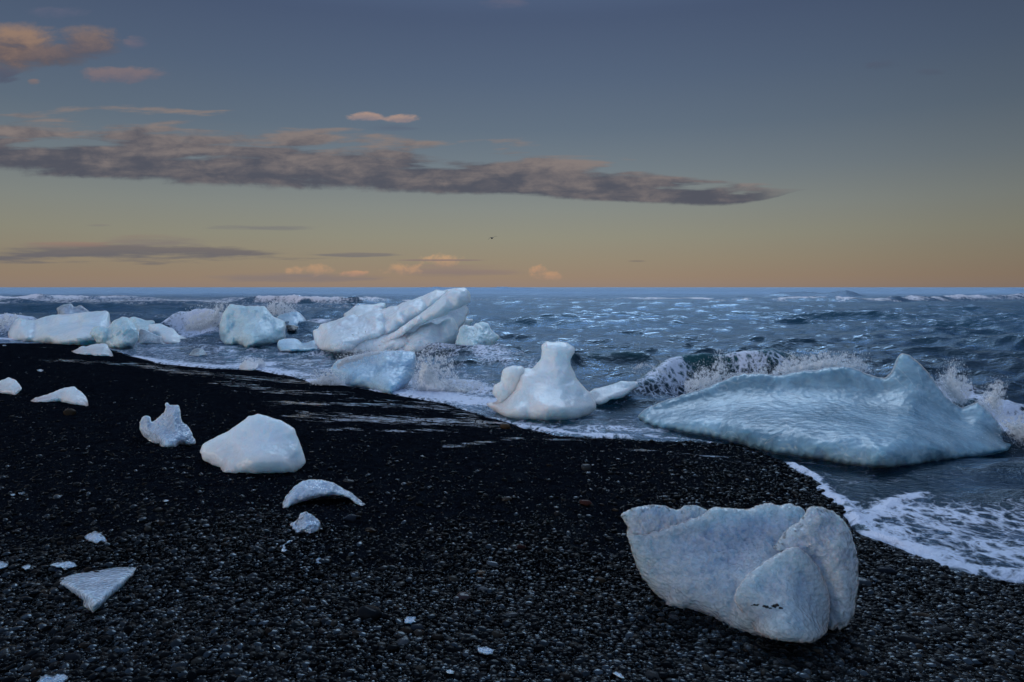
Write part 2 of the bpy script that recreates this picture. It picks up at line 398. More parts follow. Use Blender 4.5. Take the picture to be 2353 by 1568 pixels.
def stone_mat(name, tint=None):
    m, n, b, o = new_mat(name)
    g = n.new('ShaderNodeTexCoord').outputs['Object'] if tint else n.new('ShaderNodeNewGeometry').outputs['Position']
    sp_ = n.noise(g, 240.0 if not tint else 60.0, 4, 0.65)
    if tint:
        inf = n.new('ShaderNodeObjectInfo'); r = inf.outputs['Random']
        c1 = n.mix(n.ss(sp_, .3, .7), tuple(c * .65 for c in tint) + (1,), tuple(min(1, c * 1.35) for c in tint) + (1,))
        hv = n.lin(r, 0, 1, 0.3, 0.8)
        vm = n.new('ShaderNodeVectorMath', operation='SCALE'); n.put(vm.inputs[0], c1); n.put(vm.inputs['Scale'], hv)
        col = vm.outputs[0]
    else:
        r = n.attr('shade')
        rp = n.new('ShaderNodeValToRGB'); n.put(rp.inputs[0], r)
        ss = [(0, (.0035, .0045, .0065)), (.45, (.010, .012, .016)), (.75, (.020, .023, .028)), (.86, (.055, .058, .064)), (.93, (.060, .042, .032)), (.97, (.11, .105, .095)), (1, (.11, .105, .095))]
        while len(rp.color_ramp.elements) < len(ss): rp.color_ramp.elements.new(.5)
        for e, (p, c) in zip(rp.color_ramp.elements, ss): e.position = p; e.color = c + (1,)
        vm = n.new('ShaderNodeVectorMath', operation='SCALE'); n.put(vm.inputs[0], rp.outputs[0]); n.put(vm.inputs['Scale'], n.lin(sp_, .2, .8, .08, .34))
        col = vm.outputs[0]
    n.put(b.inputs['Base Color'], col)
    n.put(b.inputs['Roughness'], n.lin(sp_, 0.3, 0.7, 0.06, 0.20))
    b.inputs['IOR'].default_value = 1.5; n.put(b.inputs['Specular IOR Level'], n.lin(n.m('POWER', n.m('FRACT', n.m('MULTIPLY', r, 37.7)), 4.5), 0, 1, 0.035, 0.80)); b.inputs['Specular Tint'].default_value = (.55, .78, 1, 1)
    n.put(b.inputs['Normal'], n.bump(sp_, 0.12, 0.002))
    return m
def ice_mat(name, col, deep, rad, bscale, bstr, clear=0.0, thru=0.0, rough=0.28, dirt=0.0, streak=(1, 1, 1), mottle=0.5):
    """milky ice: strong subsurface; 'clear' thins to glassy ice where the 'edge' attribute and noise say so"""
    m, n, b, o = new_mat(name)
    g = n.new('ShaderNodeNewGeometry').outputs['Position']
    edge = n.attr('edge')                   # 0 at outline, 1 deep inside
    big = n.noise(n.vmul(g, streak), bscale * 0.12, 5, 0.6, 0.6)
    c = n.mix(n.ss(big, 0.5 - mottle * .35, 0.5 + mottle * .35), deep + (1,), col + (1,))
    fine = n.noise(g, bscale * 3.0, 4, 0.65)
    ck = n.noise(n.vmul(g, streak), bscale * .07, 3, 0.5, 1.2)
    vein = n.m('SUBTRACT', 1.0, n.ss(n.m('ABSOLUTE', n.m('SUBTRACT', ck, 0.5)), 0.0, 0.006))
    c = n.mix(n.m('MULTIPLY', vein, 0.22), c, (.88, .92, .96, 1))
    rim_ = n.ss(n.m('ADD', edge, n.m('MULTIPLY', n.m('SUBTRACT', fine, 0.5), 0.16)), 0.20, 0.02)
    c = n.mix(n.m('MULTIPLY', rim_, 0.75), c, (.90, .95, 1.0, 1))  # edges whitened in the colour to imitate light glowing through thin ice
    if dirt > 0:
        dn = n.noise(n.vmul(g, (1, 1, 3.5)), bscale * 0.35, 8, 0.7, 0.8)
        c = n.mix(n.m('MULTIPLY', n.ss(dn, 0.60, 0.74), dirt), c, (0.03, 0.055, 0.075, 1))
    n.put(b.inputs['Base Color'], c)
    b.inputs['Subsurface Weight'].default_value = 1.0
    b.inputs['Subsurface Radius'].default_value = (0.55, 0.9, 1.0)
    b.inputs['Subsurface Scale'].default_value = rad
    b.inputs['IOR'].default_value = 1.31
    n.put(b.inputs['Roughness'], n.lin(fine, 0.3, 0.7, rough * 0.6, rough * 1.3))
    cells = n.new('ShaderNodeTexVoronoi', feature='SMOOTH_F1'); n.put(cells.inputs['Vector'], n.vmul(g, streak)); cells.inputs['Scale'].default_value = bscale
    cells.inputs['Smoothness'].default_value = 0.35
    h = n.m('ADD', n.m('MULTIPLY', cells.outputs[0], 0.9), n.m('ADD', n.m('MULTIPLY', fine, 0.22), n.m('MULTIPLY', n.noise(g, bscale * .5, 4, .6), 0.9)))
    bn = n.bump(h, bstr, 0.9 / bscale)
    n.put(b.inputs['Normal'], n.bump(h, bstr * (.5 if rough < .2 else .35), 0.9 / bscale))
    b.inputs['Coat Weight'].default_value = 1.0 if rough < .2 else 0.45; b.inputs['Coat Roughness'].default_value = rough * .25 if rough < .2 else rough * .55; b.inputs['Coat IOR'].default_value = 1.36
    n.put(b.inputs['Coat Normal'], bn)
    if clear > 0:
        gl = n.new('ShaderNodeBsdfPrincipled'); gl.inputs['Base Color'].default_value = (0.88, 0.94, 1.0, 1)
        gl.inputs['Transmission Weight'].default_value = 0.85; gl.inputs['Roughness'].default_value = 0.05; gl.inputs['IOR'].default_value = 1.31
        n.put(gl.inputs['Normal'], n.bump(h, min(1, bstr * 1.6), 1.1 / bscale))
        cn = n.noise(g, bscale * 0.8, 5, 0.7, 0.8)
        amt = n.m('MULTIPLY', n.ss(n.m('ADD', n.m('MULTIPLY', n.m('SUBTRACT', 1.0, edge), 0.40), n.m('MULTIPLY', n.m('SUBTRACT', cn, 0.5), 3.0)), 1.0 - clear, 1.45 - clear), 0.85)
        if thru: amt = n.m('MAXIMUM', amt, n.lin(cn, .3, .7, thru * .5, thru * 1.5))
        mx = n.new('ShaderNodeMixShader'); n.put(mx.inputs[0], amt)
        n.t.links.new(b.outputs[0], mx.inputs[1]); n.t.links.new(gl.outputs[0], mx.inputs[2]); n.t.links.new(mx.outputs[0], o.inputs[0])
    return m
def foam_mat():
    m, n, b, o = new_mat('white_water')
    g = n.new('ShaderNodeNewGeometry').outputs['Position']
    b.inputs['Base Color'].default_value = (0.88, 0.92, 0.97, 1); b.inputs['Roughness'].default_value = 0.5
    b.inputs['Subsurface Weight'].default_value = 1.0; b.inputs['Subsurface Radius'].default_value = (1, 1, 1); b.inputs['Subsurface Scale'].default_value = 0.12
    h = n.m('ADD', n.noise(g, 28.0, 5, .7), n.m('MULTIPLY', n.voro(g, 45.0, 'F1'), -0.5))
    n.put(b.inputs['Normal'], n.bump(h, 1.0, 0.03))
    # ragged holes where the white water thins out
    hole = n.noise(g, 14.0, 9, .75, .8)
    edge = n.attr('edge')
    tr = n.new('ShaderNodeBsdfTransparent')
    mx = n.new('ShaderNodeMixShader')
    n.put(mx.inputs[0], n.ss(n.m('ADD', n.m('MULTIPLY', edge, 1.5), n.m('MULTIPLY', n.m('SUBTRACT', hole, .5), 3.0)), 0.25, 0.75))
    n.t.links.new(tr.outputs[0], mx.inputs[1]); n.t.links.new(b.outputs[0], mx.inputs[2]); n.t.links.new(mx.outputs[0], o.inputs[0])
    return m
def drop_mat():
    m, n, b, o = new_mat('spray_droplets')
    b.inputs['Base Color'].default_value = (0.90, 0.93, 0.97, 1); b.inputs['Roughness'].default_value = 0.4
    t_ = n.new('ShaderNodeBsdfTranslucent'); t_.inputs[0].default_value = (0.97, 0.98, 1.0, 1)
    mx = n.new('ShaderNodeMixShader'); mx.inputs[0].default_value = 0.75
    b.inputs['Subsurface Weight'].default_value = 0.0
    n.t.links.new(b.outputs[0], mx.inputs[1]); n.t.links.new(t_.outputs[0], mx.inputs[2]); n.t.links.new(mx.outputs[0], o.inputs[0])
    return m
M_WATER = water_mat(); M_SAND = sand_mat(); M_STONE = stone_mat('wet_gravel'); M_FOAM = foam_mat(); M_DROP = drop_mat()

ICE_WHITE = ice_mat('ice_white', (.78, .85, .93), (.58, .69, .81), .40, 26, .25, rough=.35, mottle=.8)
ICE_FAR = ice_mat('ice_far', (.84, .90, .94), (.56, .70, .80), .40, 7, .35, rough=.4, mottle=.8)
ICE_TILT = ice_mat('ice_tilted', (.86, .91, .95), (.58, .69, .77), .40, 6, .45, rough=.4, mottle=.9, dirt=.25)
ICE_BLOCK = ice_mat('ice_bubbly', (.72, .86, .90), (.40, .60, .69), .35, 14, 1.0, rough=.3, mottle=.9)
ICE_BLUE = ice_mat('ice_blue', (.36, .58, .73), (.07, .20, .30), .28, 12, .28, clear=.25, thru=.22, rough=.24, dirt=.4, streak=(1, 1, 1.2), mottle=.8)
ICE_MIDBLUE = ice_mat('ice_mid_blue', (.54, .71, .84), (.24, .43, .60), .25, 12, .5, rough=.3, streak=(1, 1, 2), mottle=1.0)
ICE_PED = ice_mat('ice_pedestal', (.86, .91, .95), (.66, .78, .87), .40, 18, .35, rough=.35, mottle=.8)
ICE_FRONT = ice_mat('ice_front', (.58, .72, .88), (.32, .47, .64), .30, 34, 1.0, clear=.30, thru=.36, rough=.10, streak=(1, 1, 1.5), mottle=.8)
ICE_CLEAR = ice_mat('ice_clear', (.70, .82, .94), (.44, .57, .73), .10, 30, 1.0, clear=.80, thru=.45, rough=.06, mottle=.8)
ICE_CHIP = ice_mat('ice_chip', (.62, .74, .88), (.26, .36, .50), .02, 45, 1.0, clear=.85, rough=.10, mottle=1.0)
ICE_SHARD = ice_mat('ice_shard', (.66, .77, .90), (.34, .44, .58), .06, 40, .8, clear=.6, thru=.10, rough=.12, mottle=1.0)
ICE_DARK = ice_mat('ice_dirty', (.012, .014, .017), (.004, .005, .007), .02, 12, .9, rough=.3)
ICE_WEDGE = ice_mat('ice_grey', (.38, .46, .52), (.15, .20, .25), .2, 8, .5, rough=.3, dirt=.6)

# ------------------------------------------------------------------ ice bodies
ZOOM = {'A': (0, 1180, .34), 'B': (800, 1140, .21683), 'C': (1200, 1130, .36124), 'D': (1900, 1320, .31874), 'E': (2400, 1950, .46749),
        'F': (500, 1560, .44643), 'G': (2500, 1300, .67828), 'H': (0, 1800, .63748), 'I': (1400, 1700, .65690), 'J': (0, 1100, .59499), 'P': (0, 0, 1.7408)}
def zp(z, x, y):
    ox, oy, s = ZOOM[z]
    return (ox + x * s) / 1.7408, (oy + y * s) / 1.7408
def rough_outline(pts, jag, seed, step):
    """resample the closed outline and shake it with fractal noise"""
    P = np.array([(p[0], p[1]) for p in pts], float); G = np.array([p[2] for p in pts], float)
    Q = np.roll(P, -1, 0); Gq = np.roll(G, -1)
    L = np.hypot(*(Q - P).T)
    op, og = [], []
    for a, b, l, ga, gb in zip(P, Q, L, G, Gq):
        k = max(1, int(l / step))
        for i in range(k):
            t = i / k
            op.append(a + (b - a) * t); og.append((ga if gb > .5 or t < .3 else 0) if ga > .5 else (gb if t > .7 and gb > .5 else 0))
    op = np.array(op); og = np.array(og)
    # light smoothing of the corners
    for _ in range(1): op = op * .5 + .25 * (np.roll(op, 1, 0) + np.roll(op, -1, 0))
    T = np.roll(op, -1, 0) - np.roll(op, 1, 0); T /= np.maximum(np.hypot(*T.T), 1e-6)[:, None]
    Nn = np.stack([-T[:, 1], T[:, 0]], -1)
    s = np.concatenate([[0], np.cumsum(np.hypot(*(np.roll(op, -1, 0) - op).T))[:-1]])
    k = 1.0 / max(step * 5, 4)
    d = fbm2(s * k + seed * 3.1, np.full_like(s, seed * 7.7), 4, .6) * jag
    return op + Nn * d[:, None], og
def inside_dist(P, O):
    """distance to outline O and inside test for points P"""
    best = np.full(len(P), 1e18); near = np.zeros((len(P), 2)); par = np.zeros(len(P), bool)
    A = O; B = np.roll(O, -1, 0)
    for a, b in zip(A, B):
        d = b - a; L2 = max(d @ d, 1e-9)
        t = np.clip(((P - a) @ d) / L2, 0, 1)
        q = a + t[:, None] * d
        e = ((P - q) ** 2).sum(1)
        m = e < best; best[m] = e[m]; near[m] = q[m]
        c = (a[1] > P[:, 1]) != (b[1] > P[:, 1])
        if abs(b[1] - a[1]) > 1e-12:
            xx = a[0] + (P[:, 1] - a[1]) / (b[1] - a[1]) * d[0]
            par ^= c & (P[:, 0] < xx)
    return np.sqrt(best), par, near
def slab(name, z, pts, ctrl=(), mat=None, step=2.2, jag=1.5, lean=0.2, thick=0.25, back=None, rnd=0.06, nz=0.03, nf=3.0, Y=None,
         flat=False, seed=1, parent=None, dY=0.0, smooth=5, edgepx=None, ridge=0.0, cs=0.72):
    pp = []
    for p in pts:
        x, y = zp(z, p[0], p[1]); pp.append((x, y, 1 if flat else (p[2] if len(p) > 2 else 0)))
    O, G = rough_outline(pp, jag, seed, max(step * 1.5, 1.5))
    ymin, ymax = O[:, 1].min(), O[:, 1].max()
    # depth of the outline: rests on the ground where flagged, leans back above that
    D = np.zeros(len(O)); gm = G > .5
    if Y is not None: D[:] = Y
    elif gm.any():
        D[gm] = on_ground(O[gm, 0], O[gm, 1])
        idx = np.where(gm)[0]; nI = len(O)
        ext = np.concatenate([idx - nI, idx, idx + nI]); dv = np.concatenate([D[idx]] * 3)
        D = np.interp(np.arange(nI), ext, dv)
    D = D + dY
    if not flat:
        hgt = (ymax - O[:, 1]) / max(ymax - ymin, 1)
        D = D + lean * np.where(gm, 0, hgt)
    # grid
    xs = np.arange(O[:, 0].min() - step * 2, O[:, 0].max() + step * 2, step); ys_ = np.arange(ymin - step * 2, ymax + step * 2, step)
    gx, gy = np.meshgrid(xs, ys_); P = np.stack([gx.ravel(), gy.ravel()], -1)
    d, ins, nearp = inside_dist(P, O)
    sd = np.where(ins, d, -d)
    keep = sd > -0.45 * step
    snap = keep & (sd < 0.45 * step)
    nyy, nxx = gx.shape
    K = keep.reshape(nyy, nxx)
    C = K[:-1, :-1] & K[1:, :-1] & K[:-1, 1:] & K[1:, 1:]
    # border nodes = kept nodes not surrounded by 4 kept cells
    cnt = np.zeros((nyy, nxx), int)
    cnt[:-1, :-1] += C; cnt[1:, :-1] += C; cnt[:-1, 1:] += C; cnt[1:, 1:] += C
    used = cnt > 0; border = used & (cnt < 4)
    bi = border.ravel()
    P2 = P.copy(); P2[bi] = nearp[bi]
    sd = np.maximum(sd, 0); sd[bi] = 0
    # base depth sheet: inverse distance blend of outline depths
    sub = slice(None, None, max(1, len(O) // 90))
    Os, Ds = O[sub], D[sub]
    W = 1.0 / (((P2[:, None, :] - Os[None]) ** 2).sum(-1) + 4.0) ** 1.5
    base = (W * Ds).sum(1) / W.sum(1)
    # control facets
    Rpx = edgepx or max(sd.max() * 0.5, 1)
    prof = np.sqrt(np.clip(1 - (1 - np.clip(sd / Rpx, 0, 1)) ** 2, 0, 1))
    off = np.zeros(len(P2))
    if len(ctrl):
        cps = [(*zp(z, c[0], c[1]), c[2] * cs) for c in ctrl]
        es = max(1, len(O) // 60)
        v2 = [Vector((c[0], c[1])) for c in cps] + [Vector((o[0], o[1])) for o in O[::es]]
        vo = [c[2] for c in cps] + [0.0] * len(O[::es])
        r = mgeo.delaunay_2d_cdt(v2, [], [], 0, 1e-5)
        vv = np.array([(a.x, a.y) for a in r[0]]); orig = r[3]
        val = np.array([vo[o_[0]] if len(o_) else 0.0 for o_ in orig])
        for tri in r[2]:
            a, b, c = vv[tri[0]], vv[tri[1]], vv[tri[2]]
            den = (b[1] - c[1]) * (a[0] - c[0]) + (c[0] - b[0]) * (a[1] - c[1])
            if abs(den) < 1e-9: continue
            l1 = ((b[1] - c[1]) * (P2[:, 0] - c[0]) + (c[0] - b[0]) * (P2[:, 1] - c[1])) / den
            l2 = ((c[1] - a[1]) * (P2[:, 0] - c[0]) + (a[0] - c[0]) * (P2[:, 1] - c[1])) / den
            l3 = 1 - l1 - l2
            mm = (l1 >= -1e-6) & (l2 >= -1e-6) & (l3 >= -1e-6)
            off[mm] = l1[mm] * val[tri[0]] + l2[mm] * val[tri[1]] + l3[mm] * val[tri[2]]
        og = off.reshape(nyy, nxx)
        for _ in range(smooth):
            q = og.copy(); q[1:-1, 1:-1] = (og[1:-1, 1:-1] * 2 + og[:-2, 1:-1] + og[2:, 1:-1] + og[1:-1, :-2] + og[1:-1, 2:]) / 6
            og = q
        off = og.ravel()
    if flat: off = off * 2.0; rnd = rnd * 2.6; thick = max(thick, .03)
    off = off + rnd * prof
    w0 = at(P2[:, 0], P2[:, 1], base)
    em = np.clip(sd / max(Rpx * .6, 1e-6), 0, 1)
    nv = fbm3(w0 * nf + seed * 11.3, 5, .52)
    if ridge: nv = nv * (1 - ridge) + ridge * (0.5 - np.abs(fbm3(w0 * nf * 1.3 + seed, 4, .5)) * 1.6)
    nv2 = 0.5 - 1.5 * np.abs(fbm3(w0 * nf * 3.1 - seed, 3, .55))
    front = base - off - nz * (nv + .42 * nv2) * em
    F3 = at(P2[:, 0], P2[:, 1], front)
    # back: same outline, closed behind by a rounded volume (world offset, drawn in towards the middle)
    cen = at(O[:, 0].mean(), O[:, 1].mean(), D.mean())
    tb = thick * np.sqrt(np.clip(1 - (1 - np.clip(sd / (sd.max() * .8 + 1e-6), 0, 1)) ** 2, 0, 1)) * (1 + .35 * fbm3(w0 * nf * .6 - seed, 3))
    if flat: B3 = w0.copy(); B3[:, 2] -= tb * .6
    else:
        sh = 0.20 * np.clip(tb / max(thick, 1e-6), 0, 1); pc = (O[:, 0].mean(), ymin * .35 + ymax * .65)
        B3 = at(P2[:, 0] + (pc[0] - P2[:, 0]) * sh, P2[:, 1] + (pc[1] - P2[:, 1]) * sh, base + tb)
    # assemble
    u = used.ravel(); ids = -np.ones(len(P2), int); ids[u] = np.arange(u.sum())
    inner = u & ~bi; idb = ids.copy(); nf_ = int(u.sum()); idb[inner] = nf_ + np.arange(inner.sum())
    cy_, cx_ = np.where(C)
    q = np.stack([cy_ * nxx + cx_, (cy_ + 1) * nxx + cx_, (cy_ + 1) * nxx + cx_ + 1, cy_ * nxx + cx_ + 1], -1)
    Vv = np.concatenate([F3[u], B3[inner]])
    Ff = ids[q]; Fb = idb[q][:, ::-1]
    E = np.clip(sd / max(Rpx, 1e-6), 0, 1); ea = np.concatenate([E[u], E[inner]])
    if parent is None:
        g0 = F3[u]; lo = g0[np.argmin(g0[:, 2])]
        org = np.array([F3[u][:, 0].mean(), F3[u][:, 1].mean(), lo[2]])
    else: org = np.array(parent.location)
    me = mesh_np(name, Vv - org, [Ff, Fb], mat, {'edge': ea})
    o = link(name, me, parent, None if parent else org)
    return o

def ice(name, label, z, pts, ctrl=(), cat='ice block', group=None, **kw):
    o = slab(name, z, pts, ctrl, **kw)
    tag(o, label, cat, group)
    return o

# ------------------------------------------------------------------ polar sheets (sand, sea)
def polar(rs, angs):
    A, R = np.meshgrid(angs, rs)
    return R * np.sin(A), R * np.cos(A)
def grid_faces(ny, nx, ok=None):
    i = np.arange(ny - 1)[:, None] * nx + np.arange(nx - 1)[None]
    q = np.stack([i, i + 1, i + nx + 1, i + nx], -1).reshape(-1, 4)
    if ok is not None: q = q[ok.ravel()[q].all(1)]
    return q
def compact(V, q, at_):
    u = np.zeros(len(V), bool); u[q.ravel()] = True
    idx = -np.ones(len(V), int); idx[u] = np.arange(u.sum())
    return V[u], idx[q], {k: a[u] for k, a in at_.items()}

# sand
def make_sand():
    fine = np.radians(np.arange(-46, 46.01, .16)); co = np.radians(np.arange(-180, -46, 4)); co2 = np.radians(np.arange(50, 181, 4))
    angs = np.concatenate([co, fine, co2])
    rs = [0.3]
    while rs[-1] < 320: rs.append(rs[-1] + max(.012, rs[-1] * (.0045 if rs[-1] < 30 else .02)))
    rs = np.array(rs)
    x, y = polar(rs, angs); s = shore_s(x, y)
    z = ground(x, y)
    z = z + sstep(.0, 1.2, s) * sstep(60, 20, y) * .006 * fbm2(x * 9, y * 9, 3)
    # wet run-off sheets: brightest behind the white block and by the waterline
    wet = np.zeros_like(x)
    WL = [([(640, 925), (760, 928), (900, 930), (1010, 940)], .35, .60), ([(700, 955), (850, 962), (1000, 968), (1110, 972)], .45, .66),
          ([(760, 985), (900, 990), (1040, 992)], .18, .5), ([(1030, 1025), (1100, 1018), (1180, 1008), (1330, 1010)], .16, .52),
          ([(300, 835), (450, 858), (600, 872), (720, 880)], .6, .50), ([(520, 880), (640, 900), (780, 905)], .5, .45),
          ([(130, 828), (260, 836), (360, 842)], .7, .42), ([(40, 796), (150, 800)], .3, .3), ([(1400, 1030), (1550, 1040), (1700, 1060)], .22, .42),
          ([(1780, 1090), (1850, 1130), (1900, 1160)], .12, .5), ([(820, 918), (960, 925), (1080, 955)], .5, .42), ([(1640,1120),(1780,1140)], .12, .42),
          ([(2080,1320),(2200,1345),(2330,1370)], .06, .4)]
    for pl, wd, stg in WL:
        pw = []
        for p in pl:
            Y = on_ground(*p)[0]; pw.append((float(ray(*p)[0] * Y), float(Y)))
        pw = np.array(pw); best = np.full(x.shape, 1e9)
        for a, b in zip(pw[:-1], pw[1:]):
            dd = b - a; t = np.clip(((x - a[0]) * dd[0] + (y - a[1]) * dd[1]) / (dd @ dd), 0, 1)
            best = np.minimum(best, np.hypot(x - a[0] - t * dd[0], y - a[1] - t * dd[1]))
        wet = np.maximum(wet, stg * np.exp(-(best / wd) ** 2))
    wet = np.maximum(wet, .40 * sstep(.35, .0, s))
    ok = (s > -3.5)
    V = np.stack([x, y, z], -1).reshape(-1, 3)
    q = grid_faces(len(rs), len(angs), ok)
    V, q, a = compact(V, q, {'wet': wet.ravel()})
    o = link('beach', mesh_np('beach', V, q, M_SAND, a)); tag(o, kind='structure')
make_sand()

# sea
CREST = [ # plate points of the crest line (base), height, front width, back width, foam on crest, thin
 ([(-500, 772), (-150, 772), (60, 769), (220, 767)], .80, .55, 1.3, 1.0, .5),
 ([(330, 763), (400, 762), (470, 761), (540, 760)], .95, .6, 1.4, .75, .6),
 ([(-400, 718), (100, 716), (400, 717), (560, 719)], .42, .9, 2.0, .0, .3),
 ([(470, 698), (560, 699), (700, 700), (860, 700), (990, 699)], .95, .9, 2.2, .95, .4),
 ([(1330, 690), (1500, 694), (1800, 695), (2050, 696), (2353, 689), (2700, 688)], .75, 1.8, 3.2, .85, .2),
 ([(1740, 684), (1800, 684), (1960, 684), (2020, 684)], 1.25, 3, 6, .0, .2),
 ([(860, 668), (1000, 668), (1200, 668), (1290, 668)], 2.1, 8, 18, .0, .1),
 ([(2230, 673), (2330, 673), (2500, 673)], 1.6, 6, 12, .4, .1),
 ([(-900, 690), (-300, 692), (100, 690), (330, 688), (520, 690)], .75, 1.4, 3.0, 1.0, .1),
 ([(-900, 702), (-300, 703), (100, 700), (400, 702)], .35, 1.4, 2.4, .7, .1),
 ([(1340, 905), (1420, 915), (1520, 905), (1640, 890), (1800, 880), (1950, 880)], .58, .38, .9, .75, 1.0),
 ([(1240, 868), (1330, 852), (1460, 850), (1560, 856)], .30, .4, .9, .1, .8),
 ([(1120, 815), (1180, 815), (1240, 818)], .28, .35, .7, .6, .4),
 ([(620, 760), (690, 758), (760, 762)], .25, .5, .9, .35, .5),
 ([(1240, 760), (1500, 762), (1900, 755), (2400, 760)], .12, .8, 1.2, .0, .3),
 ([(1100, 735), (1500, 728), (2000, 734), (2500, 728)], .16, 1.0, 1.6, .0, .3),
 ([(1900, 1000), (2100, 985), (2353, 960), (2600, 940)], .30, .35, .6, .3, .8),
]
FOAML = [ # plate polyline, half width (m), strength
 ([(300, 822), (376, 833), (478, 842), (595, 846), (680, 862)], .55, .80), ([(0, 779), (100, 782), (190, 789)], .45, .95),
 ([(560, 838), (600, 836)], .6, 1.0), ([(340, 805), (450, 800), (560, 815), (700, 830), (780, 850)], 1.4, .42),
 ([(715, 876), (760, 872), (800, 884)], .40, 1.0), ([(905, 900), (960, 905), (1040, 915), (1130, 925)], .55, 1.05),
 ([(960, 880), (1060, 880), (1125, 900)], .5, .8), ([(1170, 978), (1240, 988), (1330, 1000), (1440, 1006)], .13, .9),
 ([(1150, 972), (1280, 985), (1400, 985), (1500, 990)], .30, .45), ([(1200, 985), (1290, 990)], .07, .9),
 ([(1815, 1068), (1870, 1098), (1905, 1140)], .09, .85), ([(1905, 1144), (1945, 1175), (1985, 1210), (2040, 1235)], .20, .85),
 ([(1985, 1200), (2060, 1150), (2120, 1140)], .10, .75), ([(2020, 1245), (2120, 1268), (2220, 1300), (2360, 1330), (2500, 1350)], .24, .90),
 ([(2050, 1225), (2200, 1250), (2400, 1280)], .40, .62), ([(2080, 1180), (2300, 1195), (2450, 1210)], .40, .50),
 ([(2000, 1180), (2080, 1180), (2180, 1215)], .16, .62),
 ([(1480, 1000), (1600, 1012), (1720, 1035), (1790, 1062)], .05, .5),
 ([(720, 828), (900, 815), (1100, 822), (1160, 840)], .8, .55), ([(500, 800), (640, 808), (760, 812)], .5, .45),
 ([(60, 795), (200, 780), (330, 790), (440, 795)], .5, .4), ([(380, 758), (450, 762), (510, 758)], 1.2, .9),
 ([(690, 745), (740, 740)], 1.2, .7), ([(1120, 802), (1200, 800)], .6, .7), ([(1130, 830), (1220, 850), (1180, 880)], .6, .35),
 ([(2150, 905), (2250, 950), (2353, 1000), (2450, 1010)], .35, .95), ([(2100, 880), (2200, 900), (2300, 930)], .3, .8),
 ([(1600, 870), (1750, 850), (1900, 850), (2000, 870)], .4, .9),
 ([(-600, 695), (0, 692), (480, 694)], 22, .62), ([(520, 705), (700, 708), (950, 706)], 10, .42), ([(1100, 690), (1350, 690)], 16, .4), ([(1500, 690), (2000, 692), (2500, 688)], 12, .45),
 ([(1370, 687), (1700, 690), (2050, 691), (2353, 684), (2600, 684)], 2.6, 1.1), ([(500, 696), (700, 697), (960, 696)], 1.6, .9),
 ([(-300, 735), (100, 735), (400, 730), (480, 735)], 5, .35),
]
